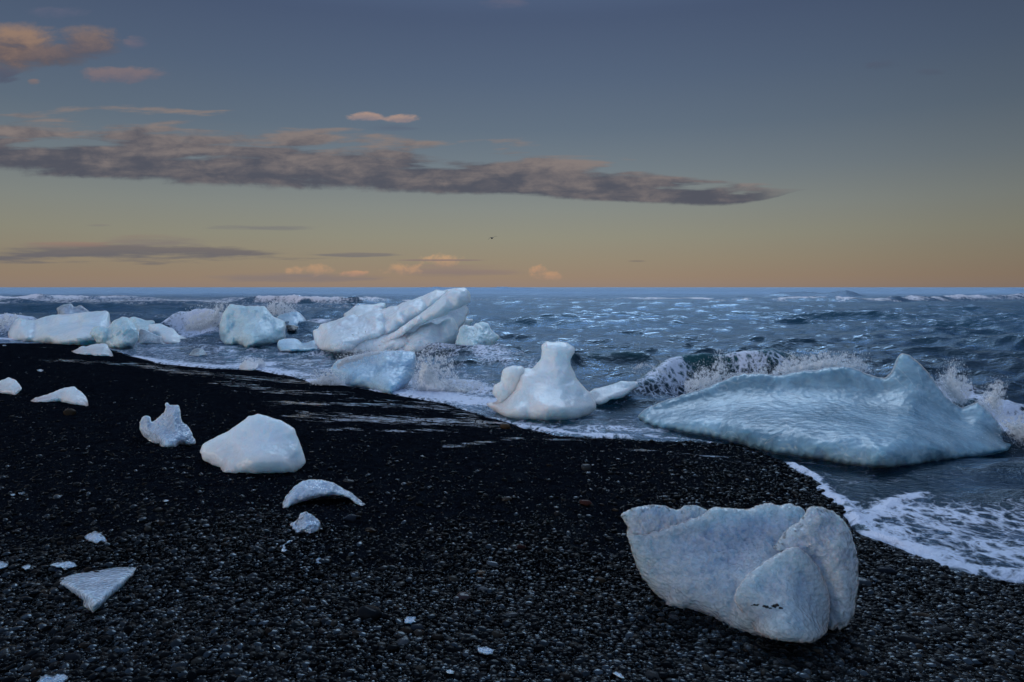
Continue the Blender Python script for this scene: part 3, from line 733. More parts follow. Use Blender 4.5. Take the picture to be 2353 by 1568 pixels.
def make_sea():
    angs = np.radians(np.arange(-52, 52.01, .11))
    rs = [2.2]
    while rs[-1] < 14000: rs.append(rs[-1] * (1 + (.0036 if rs[-1] < 9 else .0050 if rs[-1] < 300 else .012)))
    rs = np.array(rs)
    x, y = polar(rs, angs); dr = (rs * .0055)[:, None] + 0 * x
    s = shore_s(x, y)
    s = s + .10 * fbm2(x * 1.3, y * 1.3, 4) * sstep(1.5, .0, np.abs(s)) * sstep(2, 5, y)
    sea = -s
    keep = sea > -.35
    att = sstep(.1, 4.5, sea) * .92 + .015
    x = x.astype(np.float32); y = y.astype(np.float32); dr = dr.astype(np.float32); att = att.astype(np.float32)
    z = np.zeros_like(x); dx = np.zeros_like(x); dy_ = np.zeros_like(x)
    r2 = np.random.default_rng(5)
    K = 84
    lams = np.exp(np.linspace(math.log(.30), math.log(11), K)) * r2.uniform(.93, 1.07, K)
    gust = 1.15 + .35 * fbm2(x * .06, y * .06, 3)
    warps = [(np.clip(noise2(x / L * .21 + 3 * j, y / L * .21 - j), -1, 1)).astype(np.float32) for j, L in enumerate((.6, 1.2, 2.2, 4, 8))]
    for i, lam in enumerate(lams):
        kk = 2 * math.pi / lam
        th = math.radians(-100) + r2.normal() * math.radians(19 + 9 * (lam < 2))
        cx_, sy_ = math.cos(th), math.sin(th)
        ste = .053 * (1.25 if lam < 1.8 else 0.85 if lam < 4 else .55) * r2.uniform(.6, 1.3)
        a = ste / kk
        wgt = sstep(1.6, 4.0, lam / dr) if True else 1
        if lam < 1: wgt = wgt * (0.4 + .6 * att)
        # domain warp so that crests break up
        ph = np.float32(kk * cx_) * x + np.float32(kk * sy_) * y + np.float32(r2.uniform(0, 6.28)) + np.float32(2.7) * warps[int(np.argmin([abs(math.log(lam / L)) for L in (.6, 1.2, 2.2, 4, 8)]))] * (1 if i % 2 else -1)
        A = a * wgt
        z += A * np.cos(ph); sn = np.sin(ph) * A
        dx -= cx_ * sn; dy_ -= sy_ * sn
    z = z * 1.05 * gust
    foam = np.zeros_like(x); thin = np.zeros_like(x)
    hz = np.zeros_like(x)
    for pl, h, wf, wb, fo, tn in CREST:
        pw = np.array([sea_pt(*p) for p in pl])
        o_ = np.argsort(pw[:, 0]); pw = pw[o_]
        Yc = np.interp(x, pw[:, 0], pw[:, 1])
        scl = (pw[:, 1].mean() / 12) ** .6
        Yc = Yc + wb * .5 * noise2(x / (2.2 * scl), x * 0 + h * 9)
        span = pw[-1, 0] - pw[0, 0]; e = min(span * .3, 40)
        env = sstep(pw[0, 0], pw[0, 0] + e, x) * sstep(pw[-1, 0], pw[-1, 0] - e, x)
        env = env * (1 + .22 * noise2(x / (1.1 * scl), x * 0 + 3.3 + h))
        d = y - Yc
        pr = np.where(d < 0, np.exp(-(np.abs(d) / wf) ** 2), np.exp(-(d / wb) ** 2))
        hh = h * env * pr; hz = np.maximum(hz, hh)
        if fo > 0:
            brk = sstep(-.25, .5, fbm2(x / (1.6 * scl) + 4, y / (.9 * scl), 3) + fo - .5)
            foam = np.maximum(foam, fo * env * np.clip(brk, 0, 1) * np.where(d < 0, np.exp(-(np.abs(d) / (wf * 1.5)) ** 2), np.exp(-(d / (wb * .35)) ** 2)))
        thin = np.maximum(thin, tn * env * pr)
    for pl, wd, stg in FOAML:
        pw = np.array([sea_pt(*p) for p in pl]); best = np.full(x.shape, 1e9)
        for a, b in zip(pw[:-1], pw[1:]):
            dd = b - a; t = np.clip(((x - a[0]) * dd[0] + (y - a[1]) * dd[1]) / (dd @ dd), 0, 1)
            best = np.minimum(best, np.hypot(x - a[0] - t * dd[0], y - a[1] - t * dd[1]))
        foam = np.maximum(foam, stg * np.exp(-(best / wd) ** 2))
    foam = np.clip(foam * (1 + .25 * fbm2(x * 1.1, y * 1.1, 3)), 0, 1.2)
    # churned water near the shore
    foam = np.maximum(foam, .26 * sstep(11, 2, sea) * sstep(4, -3, x) + .10 * sstep(5, .5, sea))
    near = sstep(46, 7, y); lod = sstep(24, 9, y)
    Z = z * att + hz * sstep(.0, .8, sea) * (1 + .10 * fbm2(x * 1.5, y * 1.5, 3))
    fz = np.clip(foam - .35, 0, 1) * near
    cell = 1 - np.abs(fbm2(x * 9, y * 9, 4, .6)) * 1.6
    cell2 = np.abs(fbm2(x * 2.4, y * 2.4, 4, .55))
    Z = Z + fz * lod * (.030 * cell + .05 * cell2) * sstep(.0, .12, sea)
    # the thin leading edge of the wash has a rounded lip, then dives under the sand
    g = ground(x, y)
    edge = sstep(-.005, .05, sea)
    Zs = np.maximum(Z, np.where(sea > 0, g + .012, -9))
    lip = .022 * np.exp(-((sea - .07) / .07) ** 2) * np.clip(foam * 1.5, .25, 1.3)
    Z = Zs + lip * edge
    Z = np.where(sea > 0.0, Z, g + .018 + sea * 1.1)
    V = np.stack([x + dx * att * .9, y + dy_ * att * .9, Z], -1).reshape(-1, 3)
    q = grid_faces(len(rs), len(angs), keep)
    V, q, a = compact(V, q, {'foam': foam.ravel(), 'near': near.ravel(), 'thin': np.clip(thin * sstep(.12, .4, hz), 0, 1).ravel()})
    o = link('sea', mesh_np('sea', V, q, M_WATER, a)); tag(o, kind='structure')
make_sea()

# ------------------------------------------------------------------ gravel
import bmesh
def ico(sub):
    bm = bmesh.new(); bmesh.ops.create_icosphere(bm, subdivisions=sub, radius=1)
    V = np.array([v.co[:] for v in bm.verts]); F = np.array([[v.index for v in f.verts] for f in bm.faces]); bm.free()
    return V, F
I1, I2, I3 = ico(1), ico(2), ico(3)
def pebble_shape(I, seed):
    V, F = I
    r = np.random.default_rng(seed)
    off = r.uniform(0, 50, 3)
    d = 1 + .22 * fbm3(V * .9 + off, 2)[:, None]
    P = V * d
    for _ in range(3):           # a few flattened sides
        nn = r.normal(size=3); nn /= np.linalg.norm(nn); c = r.uniform(.62, .85)
        h = P @ nn; P = P - nn * np.maximum(h - c, 0)[:, None] * .75
    return P
def rotm(yaw, tx, ty):
    cz, sz, cx_, sx_, cy_, sy_ = np.cos(yaw), np.sin(yaw), np.cos(tx), np.sin(tx), np.cos(ty), np.sin(ty)
    o, i = np.zeros_like(yaw), np.ones_like(yaw)
    Rz = np.stack([np.stack([cz, -sz, o], -1), np.stack([sz, cz, o], -1), np.stack([o, o, i], -1)], -2)
    Rx = np.stack([np.stack([i, o, o], -1), np.stack([o, cx_, -sx_], -1), np.stack([o, sx_, cx_], -1)], -2)
    Ry = np.stack([np.stack([cy_, o, sy_], -1), np.stack([o, i, o], -1), np.stack([-sy_, o, cy_], -1)], -2)
    return Rz @ Rx @ Ry
def make_gravel():
    n = 380000
    px = rng.uniform(-420, 2800, n); py = 795 + (1700 - 795) * rng.uniform(0, 1, n) ** .80
    Y = on_ground(px, py); u, v = ray(px, py); x = u * Y
    s = shore_s(x, Y)
    band = fbm2(x * .8 + 3, Y * 1.1, 3)
    coarse = np.maximum(sstep(1150, 1330, py + 110 * band), .85 * sstep(1250, 1750, px - (py - 1000) * .4 + 200 * band) * sstep(1000, 1040, py))
    coarse = np.maximum(coarse, .75 * sstep(.9, .15, s) * sstep(960, 985, py))
    bandf = sstep(.15, .55, noise2(s * 1.1, x * .06))
    prob = np.clip(coarse, 0, 1) * .72 + .28 + .14 * bandf * sstep(1000, 860, py)
    keep = (s > .015) & (rng.uniform(0, 1, n) < prob) & (Y < 60)
    x, Y, s, co, pyk = x[keep], Y[keep], s[keep], coarse[keep], py[keep]
    m = len(x)
    half = np.exp(rng.normal(math.log(.0067), .58, m)) * (1 + .25 * (co < .3))
    tiny = (co < .35) & (rng.uniform(0, 1, m) < .70); half = np.where(tiny, half * .55 , half)
    half = half * (1 + .45 * sstep(1300, 1900, px[keep])) * np.where(rng.uniform(0, 1, m) < .10, 1.7, 1.0)
    half = np.clip(half, .0028, .034)
    ppx = half / Y * FP                       # half length in plate pixels
    ok = ppx > .75
    x, Y, half, co, ppx = x[ok], Y[ok], half[ok], co[ok], ppx[ok]
    m = len(x)
    z = ground(x, Y) + half * .12 + .003 * (co < .35) + np.where(co > .5, rng.uniform(0, .010, m), 0)
    sc = np.stack([half, half * rng.uniform(.6, .9, m), half * rng.uniform(.38, .62, m)], -1)
    R = rotm(rng.uniform(0, 6.28, m), rng.normal(0, .22, m), rng.normal(0, .22, m))
    shade = rng.uniform(0, 1, m) ** np.where(co > .35, 1.15, .55)
    big = ppx > 5.5
    VV, FF, SS = [], [], []; base = 0
    for lvl, sel in ((I1, ~big), (I2, big)):
        idx = np.where(sel)[0]
        for t in range(8):
            ii = idx[t::8]
            if not len(ii): continue
            T = pebble_shape(lvl, 40 + t)
            P = np.einsum('nij,nvj->nvi', R[ii], T[None] * sc[ii][:, None])
            P[..., 0] += x[ii][:, None]; P[..., 1] += Y[ii][:, None]; P[..., 2] += z[ii][:, None]
            F = lvl[1][None] + (np.arange(len(ii)) * len(T))[:, None, None] + base
            VV.append(P.reshape(-1, 3)); FF.append(F.reshape(-1, 3)); SS.append(np.repeat(shade[ii], len(T))); base += len(ii) * len(T)
    me = mesh_np('gravel', np.concatenate(VV), np.concatenate(FF), M_STONE, {'shade': np.concatenate(SS)})
    o = link('gravel', me); tag(o, 'wet black and grey gravel covering the beach', 'gravel', kind='stuff')
    print('pebbles', m)
make_gravel()

# single stones
SM = {'dark': stone_mat('stone_dark', (.012, .014, .018)), 'grey': stone_mat('stone_grey', (.045, .048, .052)), 'pale': stone_mat('stone_pale', (.13, .13, .125)),
      'red': stone_mat('stone_red', (.050, .018, .014)), 'brown': stone_mat('stone_brown', (.050, .036, .024)), 'blue': stone_mat('stone_blue', (.022, .028, .040)),
      'ochre': stone_mat('stone_ochre', (.085, .052, .028))}
SHP = {}
def stone_mesh(k, t):
    if (k, t) not in SHP:
        SHP[(k, t)] = mesh_np('pebble', pebble_shape(I3, 90 + t), I3[1], SM[k])
    return SHP[(k, t)]
def stone(name, px, py, wpx, asp, k, t, label, group=None, hz=.5, yaw=0.0, bury=.15, tilt=0.0):
    Y = float(on_ground(px, py)[0]); x = float(ray(px, py)[0]) * Y
    half = wpx * .5 / FP * Y
    o = link(name, stone_mesh(k, t)); o.location = (x, Y, (H + float(ray(px, py)[1]) * Y) + half * hz * (1 - bury * 2) * .6)
    o.scale = (half, half * asp, half * hz); o.rotation_euler = (tilt, tilt * .5, yaw)
    tag(o, label, 'stone', group)
    return o
SP = [ # plate x, y, width, depth aspect, kind, shape, label, height
 (1068, 1378, 44, .75, 'red', 0, 'dark red rounded stone, the largest reddish one in the lower middle gravel', .5),
 (847, 1420, 62, .9, 'dark', 1, 'large domed black rock half buried left of centre near the bottom', .7),
 (925, 1484, 34, .8, 'grey', 2, 'squarish grey stone on the gravel below the domed black rock', .75),
 (1002, 1500, 26, .8, 'dark', 3, 'flat dark oval pebble near the bottom edge beside a glassy ice chip', .4),
 (957, 1450, 34, .8, 'blue', 4, 'blue grey angular pebble just right of the domed black rock', .7),
 (1110, 1360, 30, .8, 'blue', 5, 'smooth slate blue pebble above and right of the dark red stone', .5),
 (1196, 1262, 30, .6, 'red', 6, 'reddish brown oval pebble in the gravel halfway to the front ice block', .55),
 (1130, 1300, 34, .6, 'grey', 7, 'slim grey pebble in a pair above the slate blue pebble', .4),
 (1105, 1332, 22, .7, 'red', 1, 'small rust red pebble next to an ochre one above the dark red stone', .5),
 (1102, 1320, 30, .6, 'ochre', 2, 'small ochre pebble banded with tan, above the dark red stone', .4),
 (1175, 1420, 40, .8, 'grey', 3, 'broad grey stone right of the dark red stone, pale on top', .5),
 (1380, 1340, 26, .8, 'brown', 5, 'brown round pebble left of the large front ice block', .8),
 (1165, 1150, 26, .7, 'brown', 6, 'brown elongated stone below the wet streaks, right of centre', .5),
 (1345, 1160, 30, .8, 'red', 7, 'maroon stone lying left above the large front ice block', .5),
 (1348, 1080, 26, .8, 'grey', 0, 'round grey stone on the open gravel below the pedestal ice', .8),
 (802, 1108, 30, .6, 'grey', 1, 'flat grey oblong stone beside the top of the ice arch', .3),
 (804, 1197, 38, .8, 'blue', 2, 'domed slate stone right of the lumpy ice below the arch', .6),
 (853, 1222, 30, .5, 'brown', 3, 'long tan pebble lying right of the domed slate stone', .4),
 (185, 950, 0, 1, 'grey', 4, '', .5),
 (160, 953, 26, .8, 'brown', 5, 'pale brown rounded stone below the low white ice at the left', .8),
 (100, 1366, 26, .8, 'ochre', 6, 'orange pebble left of the triangular ice slab', .6),
 (165, 1516, 46, .8, 'dark', 7, 'broad dark flat stone at the bottom left', .4),
 (560, 957, 0, 1, 'grey', 0, '', .5),
 (1235, 1070, 0, 1, 'grey', 0, '', .5),
 (2118, 1420, 52, .45, 'ochre', 1, 'tan angular stone lying right of the large front ice block', .35),
 (2165, 1455, 40, .7, 'grey', 2, 'smooth grey stone near the right edge below the tan angular stone', .6),
 (2040, 1318, 44, .7, 'blue', 3, 'glossy dark oval stone between the front ice and the foam edge', .5),
 (2110, 1355, 0, 1, 'grey', 0, '', .5),
 (1830, 1482, 30, .8, 'grey', 4, 'pale grey stone touching the bottom of the large front ice block', .6),
 (1790, 1530, 38, .8, 'grey', 5, 'oval pale grey stone in the gravel below the front ice block', .6),
 (1500, 1560, 40, .8, 'grey', 6, 'round grey stone at the bottom edge beside a sliver of ice', .6),
 (1300, 1085, 0, 1, 'grey', 0, '', .5),
 (1160, 985, 26, .8, 'ochre', 7, 'brown stone at the wet edge below the tip of the pedestal ice', .6),
 (1545, 1250, 0, 1, 'grey', 0, '', .5),
 (1985, 1348, 46, .8, 'dark', 0, 'large black wet stone right of the clear rim of the front ice', .6),
 (2090, 1478, 60, .8, 'dark', 1, 'large rounded black stone low on the right side of the beach', .5),
]
for i, (px, py, wp, asp, k, t, lb, hz) in enumerate(SP):
    if wp: stone('stone', px, py, wp, asp, k, t, lb, None, hz, yaw=(i * 1.7) % .9 - .45, tilt=.1 * math.sin(i * 3))
FOOT = [(1712, 1402, 30, 'grey'), (1745, 1412, 26, 'dark'), (1790, 1421, 34, 'blue'), (1840, 1424, 24, 'dark'), (1885, 1436, 30, 'grey'), (1925, 1455, 28, 'blue'), (1975, 1482, 32, 'dark'),
        (2035, 1500, 28, 'grey'), (2090, 1508, 34, 'dark'), (2150, 1502, 26, 'blue'), (1690, 1398, 22, 'dark')]
for i, (px, py, wp, k) in enumerate(FOOT):
    stone('pebble', px - 120, py - 28 if py < 1440 else py - 20, wp, .8, k, i % 8, 'wet pebble banked against the foot of the front ice block', 'pebbles at the foot of the front ice block', .6, yaw=i * .7)
GR = [('pebble', 'dark', 'small wet black pebble bedded in the dark gravel', 'wet black pebbles in the gravel'),
      ('pebble', 'grey', 'small wet grey pebble bedded in the dark gravel', 'wet grey pebbles in the gravel'),
      ('pebble', 'blue', 'small slate blue pebble bedded in the dark gravel', 'slate blue pebbles in the gravel'),
      ('pebble', 'brown', 'small brown pebble bedded in the dark gravel', 'brown pebbles in the gravel')]
r5 = np.random.default_rng(21)
cnt = 0
while cnt < 210:
    px = r5.uniform(-20, 2370); py = 1000 + 575 * r5.uniform() ** .75
    Y = float(on_ground(px, py)[0]); x = float(ray(px, py)[0]) * Y
    if float(shore_s(np.array([x]), np.array([Y]))[0]) < .12: continue
    if 1440 < px < 1990 and 1150 < py < 1480: continue
    g = GR[r5.choice(4, p=[.36, .34, .2, .1])]
    half = r5.uniform(.016, .030) * (1.0 if py > 1150 else 1.15)
    stone(g[0], px, py, half * 2 * FP / Y, r5.uniform(.55, .9), g[1], cnt % 8, g[2], g[3], r5.uniform(.35, .6), yaw=r5.uniform(-1, 1), tilt=r5.uniform(-.15, .15))
    cnt += 1

# ------------------------------------------------------------------ the ice
# 1 after a point = it rests on sand or water there; coordinates are plate readings per enlarged view
GS = 'ice blocks stranded at the waterline'
GB = 'ice pieces lying on the black beach'
# far left cluster
ice('ice_block', 'long rounded pale blue ice block at the far left end of the waterline', 'A',
    [(88,465),(115,400),(140,340),(180,295),(220,268),(280,280),(330,300),(410,297),(500,262),(600,240),(700,228),(740,235),(900,215),(1040,200),(1200,188),(1260,185),(1290,220),(1300,330),(1310,450),(1300,590,1),
     (1130,590,1),(950,592,1),(780,585,1),(600,575,1),(420,555,1),(200,535,1),(110,515,1)],
    [(560,460,.55),(560,370,.2),(720,430,.28),(930,430,.6),(930,350,.15),(1000,280,.42),(250,420,.22),(300,500,.4),(1180,260,.25),(1150,480,.5),(700,280,.25),(250,330,.2)],
    mat=ICE_FAR, group=GS, lean=.9, thick=1.3, rnd=.25, nz=.10, nf=1.2, jag=.7, seed=1, edgepx=12, cs=1.5, smooth=4)
ice('ice_block', 'small glassy ice fragment showing above the long block at the far left', 'A',
    [(655,160),(690,140),(760,110),(850,100),(865,145),(940,125),(960,122),(1000,155),(1045,195),(1050,490,1),(700,490,1),(680,200)],
    [(780,200,.2),(900,150,.1),(865,180,.02)], mat=ICE_CHIP, group=GS, lean=.3, thick=.5, rnd=.12, nz=.06, nf=2, jag=1.2, seed=2)
ice('ice_block', 'bubbly white knob of ice leaning on the right end of the long pale block', 'A',
    [(1050,460),(1080,400),(1120,370),(1180,360),(1240,380),(1290,370),(1320,320),(1380,280),(1440,258),(1500,265),(1560,310),(1610,360),(1640,430),(1635,500),(1610,560),(1570,610),(1530,628,1),(1400,632,1),(1300,632,1),(1240,600),(1140,570),(1100,510)],
    [(1450,420,.45),(1200,450,.2),(1270,420,.12),(1450,550,.4)], mat=ICE_BLOCK, group=GS, lean=.4, thick=.9, rnd=.25, nz=.10, nf=3, jag=1.6, seed=3, edgepx=14)
ice('ice_block', 'low lump of bubbly water, shaped as ice, behind the bubbly white knob', 'A',  # bubbly water stood in for by an ice body
    [(1480,290),(1560,255),(1640,275),(1720,300),(1800,300),(1828,330),(1790,380),(1780,470,1),(1560,480,1)],
    [(1640,340,.2)], mat=ICE_BLOCK, group=GS, lean=.5, thick=.6, rnd=.15, nz=.10, nf=3, jag=1.4, seed=4)
ice('ice_block', 'smooth pale blue slab sloping down to the right beside the grey wedge', 'A',
    [(1750,345),(1890,335),(1960,370),(2040,400),(2100,470),(2180,500),(2240,540),(2230,575,1),(2100,582,1),(1970,585,1),(1850,570,1),(1740,450)],
    [(1880,420,.2),(2050,500,.25)], mat=ICE_FAR, group=GS, lean=.5, thick=.8, rnd=.15, nz=.04, nf=2, jag=.8, seed=5)
ice('ice_block', 'dark grey translucent wedge of ice between the white knob and the pale slab', 'A',
    [(1640,395),(1720,415),(1800,455),(1870,490),(1945,510),(1980,592,1),(1850,594,1),(1700,585,1),(1600,575,1),(1620,470)],
    [(1760,500,.15),(1900,540,.15)], mat=ICE_WEDGE, group=GS, lean=.3, thick=.4, rnd=.08, nz=.05, nf=3, jag=.8, seed=6)
ice('ice_block', 'small jagged white slab lying on the sand in front of the long pale block', 'A',
    [(828,672,1),(900,640),(960,605),(1050,598),(1100,578),(1200,572),(1265,580),(1290,640),(1340,725,1),(1200,720,1),(1080,712,1),(960,700,1),(870,685,1)],
    [(1150,640,.16),(1000,650,.1),(1270,660,.12)], mat=ICE_WHITE, group=GB, lean=.35, thick=.5, rnd=.07, nz=.04, nf=3, jag=1.2, step=1.8, seed=7)
# block left of centre
ice('ice_block', 'tall upright bubbly blue green ice block left of the tilted berg', 'B',
    [(540,350),(640,370),(860,395),(1180,390),(1240,440),(1330,560),(1450,620),(1560,680),(1590,760),(1580,900),(1590,980),(1480,1060),(1420,1130,1),(1200,1140,1),(1000,1155,1),(860,1165,1),(780,1130,1),(600,1120,1),(420,1115,1),(380,1060),(350,880),(360,720),(410,570),(450,490)],
    [(500,700,.3),(640,700,.12),(640,950,.15),(820,640,.5),(830,900,.62),(1100,750,.75),(1250,950,.8),(1340,900,.52),(1430,820,.62),(1000,450,.25),(1180,520,.35),(1480,780,.4),(1000,1050,.7),(450,900,.25)],
    mat=ICE_BLOCK, group=GS, lean=.8, thick=1.2, rnd=.25, nz=.10, nf=2.2, jag=1.3, seed=8, edgepx=12)
o = ice('ice_block', 'grey blue rounded ice block with a black underside, right of the bubbly block', 'B',
    [(1400,600),(1440,570),(1550,520),(1700,495),(1800,488),(1850,530),(1920,600),(1980,690),(2000,770),(1930,800),(1860,835,1),(1700,850,1),(1600,845,1),(1450,840,1),(1400,750)],
    [(1700,620,.5),(1850,640,.4),(1750,720,.55),(1600,760,.3)], mat=ICE_MIDBLUE, group=GS, lean=.7, thick=1.2, rnd=.25, nz=.08, nf=2, jag=.8, seed=9)
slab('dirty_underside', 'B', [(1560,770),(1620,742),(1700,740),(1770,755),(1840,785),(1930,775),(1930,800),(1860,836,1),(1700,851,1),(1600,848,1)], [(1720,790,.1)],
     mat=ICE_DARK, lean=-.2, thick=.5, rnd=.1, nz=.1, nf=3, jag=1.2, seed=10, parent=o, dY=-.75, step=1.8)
ice('ice_block', 'low smooth blue slab in the water between the bubbly block and the tilted berg', 'B',
    [(1420,1120),(1450,1020),(1600,985),(1750,988),(1840,1030),(1880,1080),(2000,1060),(2110,1010),(2200,1050),(2350,1200,1),(2000,1215,1),(1650,1228,1),(1480,1225,1)],
    [(1640,1100,.2),(1880,1140,.08),(2100,1120,.2)], mat=ICE_MIDBLUE, group=GS, lean=.5, thick=.6, rnd=.12, nz=.03, nf=2, jag=.8, seed=11)
ice('ice_block', 'small pinkish white lump half buried in the shore foam', 'B',
    [(700,1530,1),(760,1450),(850,1400),(920,1410),(1000,1440),(1080,1440),(1060,1520),(1040,1572,1),(900,1580,1),(720,1565,1)],
    [(880,1480,.12)], mat=ICE_WHITE, group=GS, lean=.2, thick=.4, rnd=.1, nz=.05, nf=3, jag=1.2, seed=12, step=1.8)
ice('ice_block', 'small dark grey lump of ice alone in the shallow water left of centre', 'J',
    [(1270,540,1),(1300,500),(1330,490),(1370,505),(1395,540,1),(1330,548,1)], [(1330,520,.1)], mat=ICE_WEDGE, group=GS, lean=.2, thick=.3, rnd=.07, nz=.05, nf=4, jag=1, seed=13, step=1.6)
# tilted berg
o = ice('ice_berg', 'largest tilted white berg with a dark crevice, rising to the horizon', 'C',
    [(140,535),(210,505),(220,465),(310,445),(400,420),(500,375),(570,345),(610,355),(640,385),(680,360),(780,320),(900,305),(990,270),(1080,260),(1130,225),(1270,185),(1380,140),(1480,95),(1510,78),(1580,90),(1640,80),(1740,60),(1830,58),(1860,90),(1885,130),(1885,220),(1830,250),(1870,290),(1865,350),(1840,390),(1830,440),(1790,480),(1750,530),(1740,600),(1700,690),(1650,750,1),(1450,780,1),(1200,795,1),(900,795,1),(600,795,1),(400,785,1),(300,765,1),(200,735,1),(160,650)],
    [(600,500,.3),(1000,450,.35),(1400,300,.35),(1750,200,.3),(1600,500,.4),(1250,650,.4),(1000,700,.45),(1700,600,.3),(1300,550,.2),(1500,430,.05),(1650,370,.05)],
    mat=ICE_TILT, lean=1.5, thick=2.0, rnd=.15, nz=.06, nf=1.6, jag=1.0, seed=14, edgepx=8, step=2.0, cat='iceberg', smooth=2, cs=.9)
slab('upper_slab', 'C', [(140,535),(210,505),(220,465),(310,445),(400,420),(500,375),(570,345),(610,355),(640,385),(680,360),(780,320),(900,305),(990,270),(1080,260),(1130,225),(1270,185),(1380,140),(1480,95),(1510,78),(1580,90),(1645,82),(1600,170),(1520,230),(1410,305),(1320,370),(1210,430),(1130,495),(1050,560),(950,600),(880,640),(760,700),(640,760,1),(500,780,1),(400,780,1),(300,762,1),(200,735,1),(160,650)],
     [(320,560,.55),(300,480,.30),(240,600,.12),(330,670,.6),(600,500,.55),(600,640,.7),(840,390,.50),(910,340,.12),(940,420,.10),(930,470,.18),(850,560,.6),(1080,330,.55),(1040,400,.60),(1250,260,.5),(1450,190,.42),(1560,150,.3),(990,520,.6),(1150,440,.55),(1330,310,.45),(450,440,.4),(500,400,.15),(720,380,.25)],
     mat=ICE_TILT, lean=1.1, thick=.9, rnd=.28, nz=.07, nf=1.8, jag=1.0, seed=50, parent=o, dY=-.55, edgepx=9, step=1.9, smooth=3, cs=1)
slab('middle_layer', 'C', [(1640,90),(1740,62),(1830,60),(1860,90),(1885,130),(1885,220),(1830,250),(1780,280),(1680,318),(1600,370),(1500,400),(1370,452),(1280,480),(1200,535),(1060,640),(960,735),(880,760),(900,640),(1100,510),(1400,300),(1500,220)],
     [(1750,150,.3),(1600,250,.3),(1500,330,.28),(1300,420,.25),(1150,540,.25),(1400,360,.12),(1620,180,.12)], mat=ICE_TILT, Y=20.75, lean=.9, thick=.9, rnd=.22, nz=.05, nf=1.8, jag=.9, seed=51, parent=o, dY=-.35, edgepx=9, step=1.9, smooth=3, cs=1)
slab('lower_block', 'C', [(1170,600),(1280,540),(1340,480),(1450,440),(1510,470),(1580,430),(1690,378),(1730,440),(1755,510),(1730,640),(1690,700),(1640,760,1),(1450,785,1),(1200,795,1),(1080,770),(1120,680)],
     [(1450,520,.35),(1350,620,.4),(1530,500,.12),(1540,640,.18),(1620,480,.35),(1650,600,.4),(1250,700,.35),(1480,680,.4)], mat=ICE_TILT, lean=.8, thick=.8, rnd=.25, nz=.06, nf=2, jag=1.0, seed=52, parent=o, dY=-.45, edgepx=10, step=1.9, smooth=3, cs=1)
ice('ice_block', 'flat ribbed white ice piece far behind the left shoulder of the tilted berg', 'C',
    [(480,350),(560,300),(600,265),(700,245),(800,250),(900,228),(950,225),(955,300),(950,400,1),(640,400,1),(480,390,1)],
    [(700,310,.3),(850,280,.3),(540,340,.1)], mat=ICE_FAR, group=GS, lean=.6, thick=1.2, rnd=.3, nz=.15, nf=2, jag=.8, seed=15)
ice('ice_block', 'jagged translucent ice cluster against the right foot of the tilted berg', 'C',
    [(1780,480),(1830,470),(1920,490),(1930,460),(2020,435),(2090,450),(2110,510),(2150,560),(2225,605),(2170,660),(2140,740),(2050,795,1),(1950,805,1),(1750,815,1),(1690,770),(1730,640),(1760,540)],
    [(2000,560,.35),(1900,720,.75),(1830,560,.15),(1960,615,.65),(2060,640,.45),(1780,660,.4),(1950,500,.1),(1830,640,.5)], mat=ICE_BLOCK, group=GS, lean=.7, thick=.9, rnd=.12, nz=.12, nf=3, jag=1.8, seed=16)
ice('ice_block', 'small curled ice fragment poking out between the tilted berg and the jagged cluster', 'C',
    [(1800,480),(1830,385),(1850,400),(1870,410),(1890,403),(1915,402),(1920,420),(1905,445),(1880,455),(1885,500),(1890,700,1),(1800,700,1)],
    [(1850,440,.08)], mat=ICE_FAR, group=GS, lean=.2, thick=.3, rnd=.08, nz=.04, nf=3, jag=.8, seed=17, step=1.6)
ice('ice_block', 'clear blue rounded ice block hit by the splash at centre', 'C',
    [(335,960),(400,870),(470,840),(600,805),(700,790),(850,765),(960,755),(1150,755),(1270,765),(1290,850),(1270,960),(1240,1060),(1180,1150),(1100,1195,1),(1000,1245,1),(860,1200,1),(720,1170,1),(560,1152,1),(480,1125,1),(420,1070),(370,1020)],
    [(900,870,.22),(660,900,.06),(1120,880,.42),(900,1020,.45),(1130,1080,.5),(620,1050,.28),(1000,810,.08),(960,850,.35),(860,960,.12),(1060,1150,.42),(480,980,.1)],
    mat=ICE_MIDBLUE, group=GS, lean=.55, thick=.8, rnd=.12, nz=.05, nf=2.2, jag=1.0, seed=18, edgepx=10)
# pedestal
o = ice('ice_block', 'smooth white pedestal shaped ice with a square column on top', 'D',
    [(835,190),(900,142),(960,155),(1080,148),(1160,165),(1210,195),(1250,230),(1252,280),(1215,330),(1200,380),(1205,460),(1240,520),(1280,610),(1330,670),(1380,735),(1440,780),(1470,850),(1510,905),(1528,960),(1500,1010),(1430,1065,1),(1280,1115,1),(1100,1135,1),(900,1135,1),(700,1125,1),(500,1112,1),(370,1088,1),(280,1040,1),(200,985),(132,928),(200,908),(262,912),(340,880),(430,820),(490,720),(505,600),(520,530),(560,500),(610,478),(680,470),(700,492),(740,460),(820,370),(840,300),(830,240)],
    [(560,560,.16),(620,600,.32),(780,540,.34),(560,760,.38),(450,860,.34),(660,800,.46),(500,980,.50),(700,460,.12),(880,400,.12),(840,450,.18),(870,230,.08),(1000,250,.22),(1150,250,.16),(1000,480,.36),(1150,500,.26),(950,800,.46),(930,980,.56),(1060,700,.46),(1170,800,.36),(1250,960,.44),(1320,980,.36),(1420,950,.22),(1130,980,.58),(350,980,.26),(1080,820,.52),(230,935,.08),(1250,720,.26)],
    mat=ICE_PED, group=GS, lean=.45, thick=.6, rnd=.10, nz=.03, nf=2.2, jag=1.1, seed=19, edgepx=12, step=1.8, smooth=7)
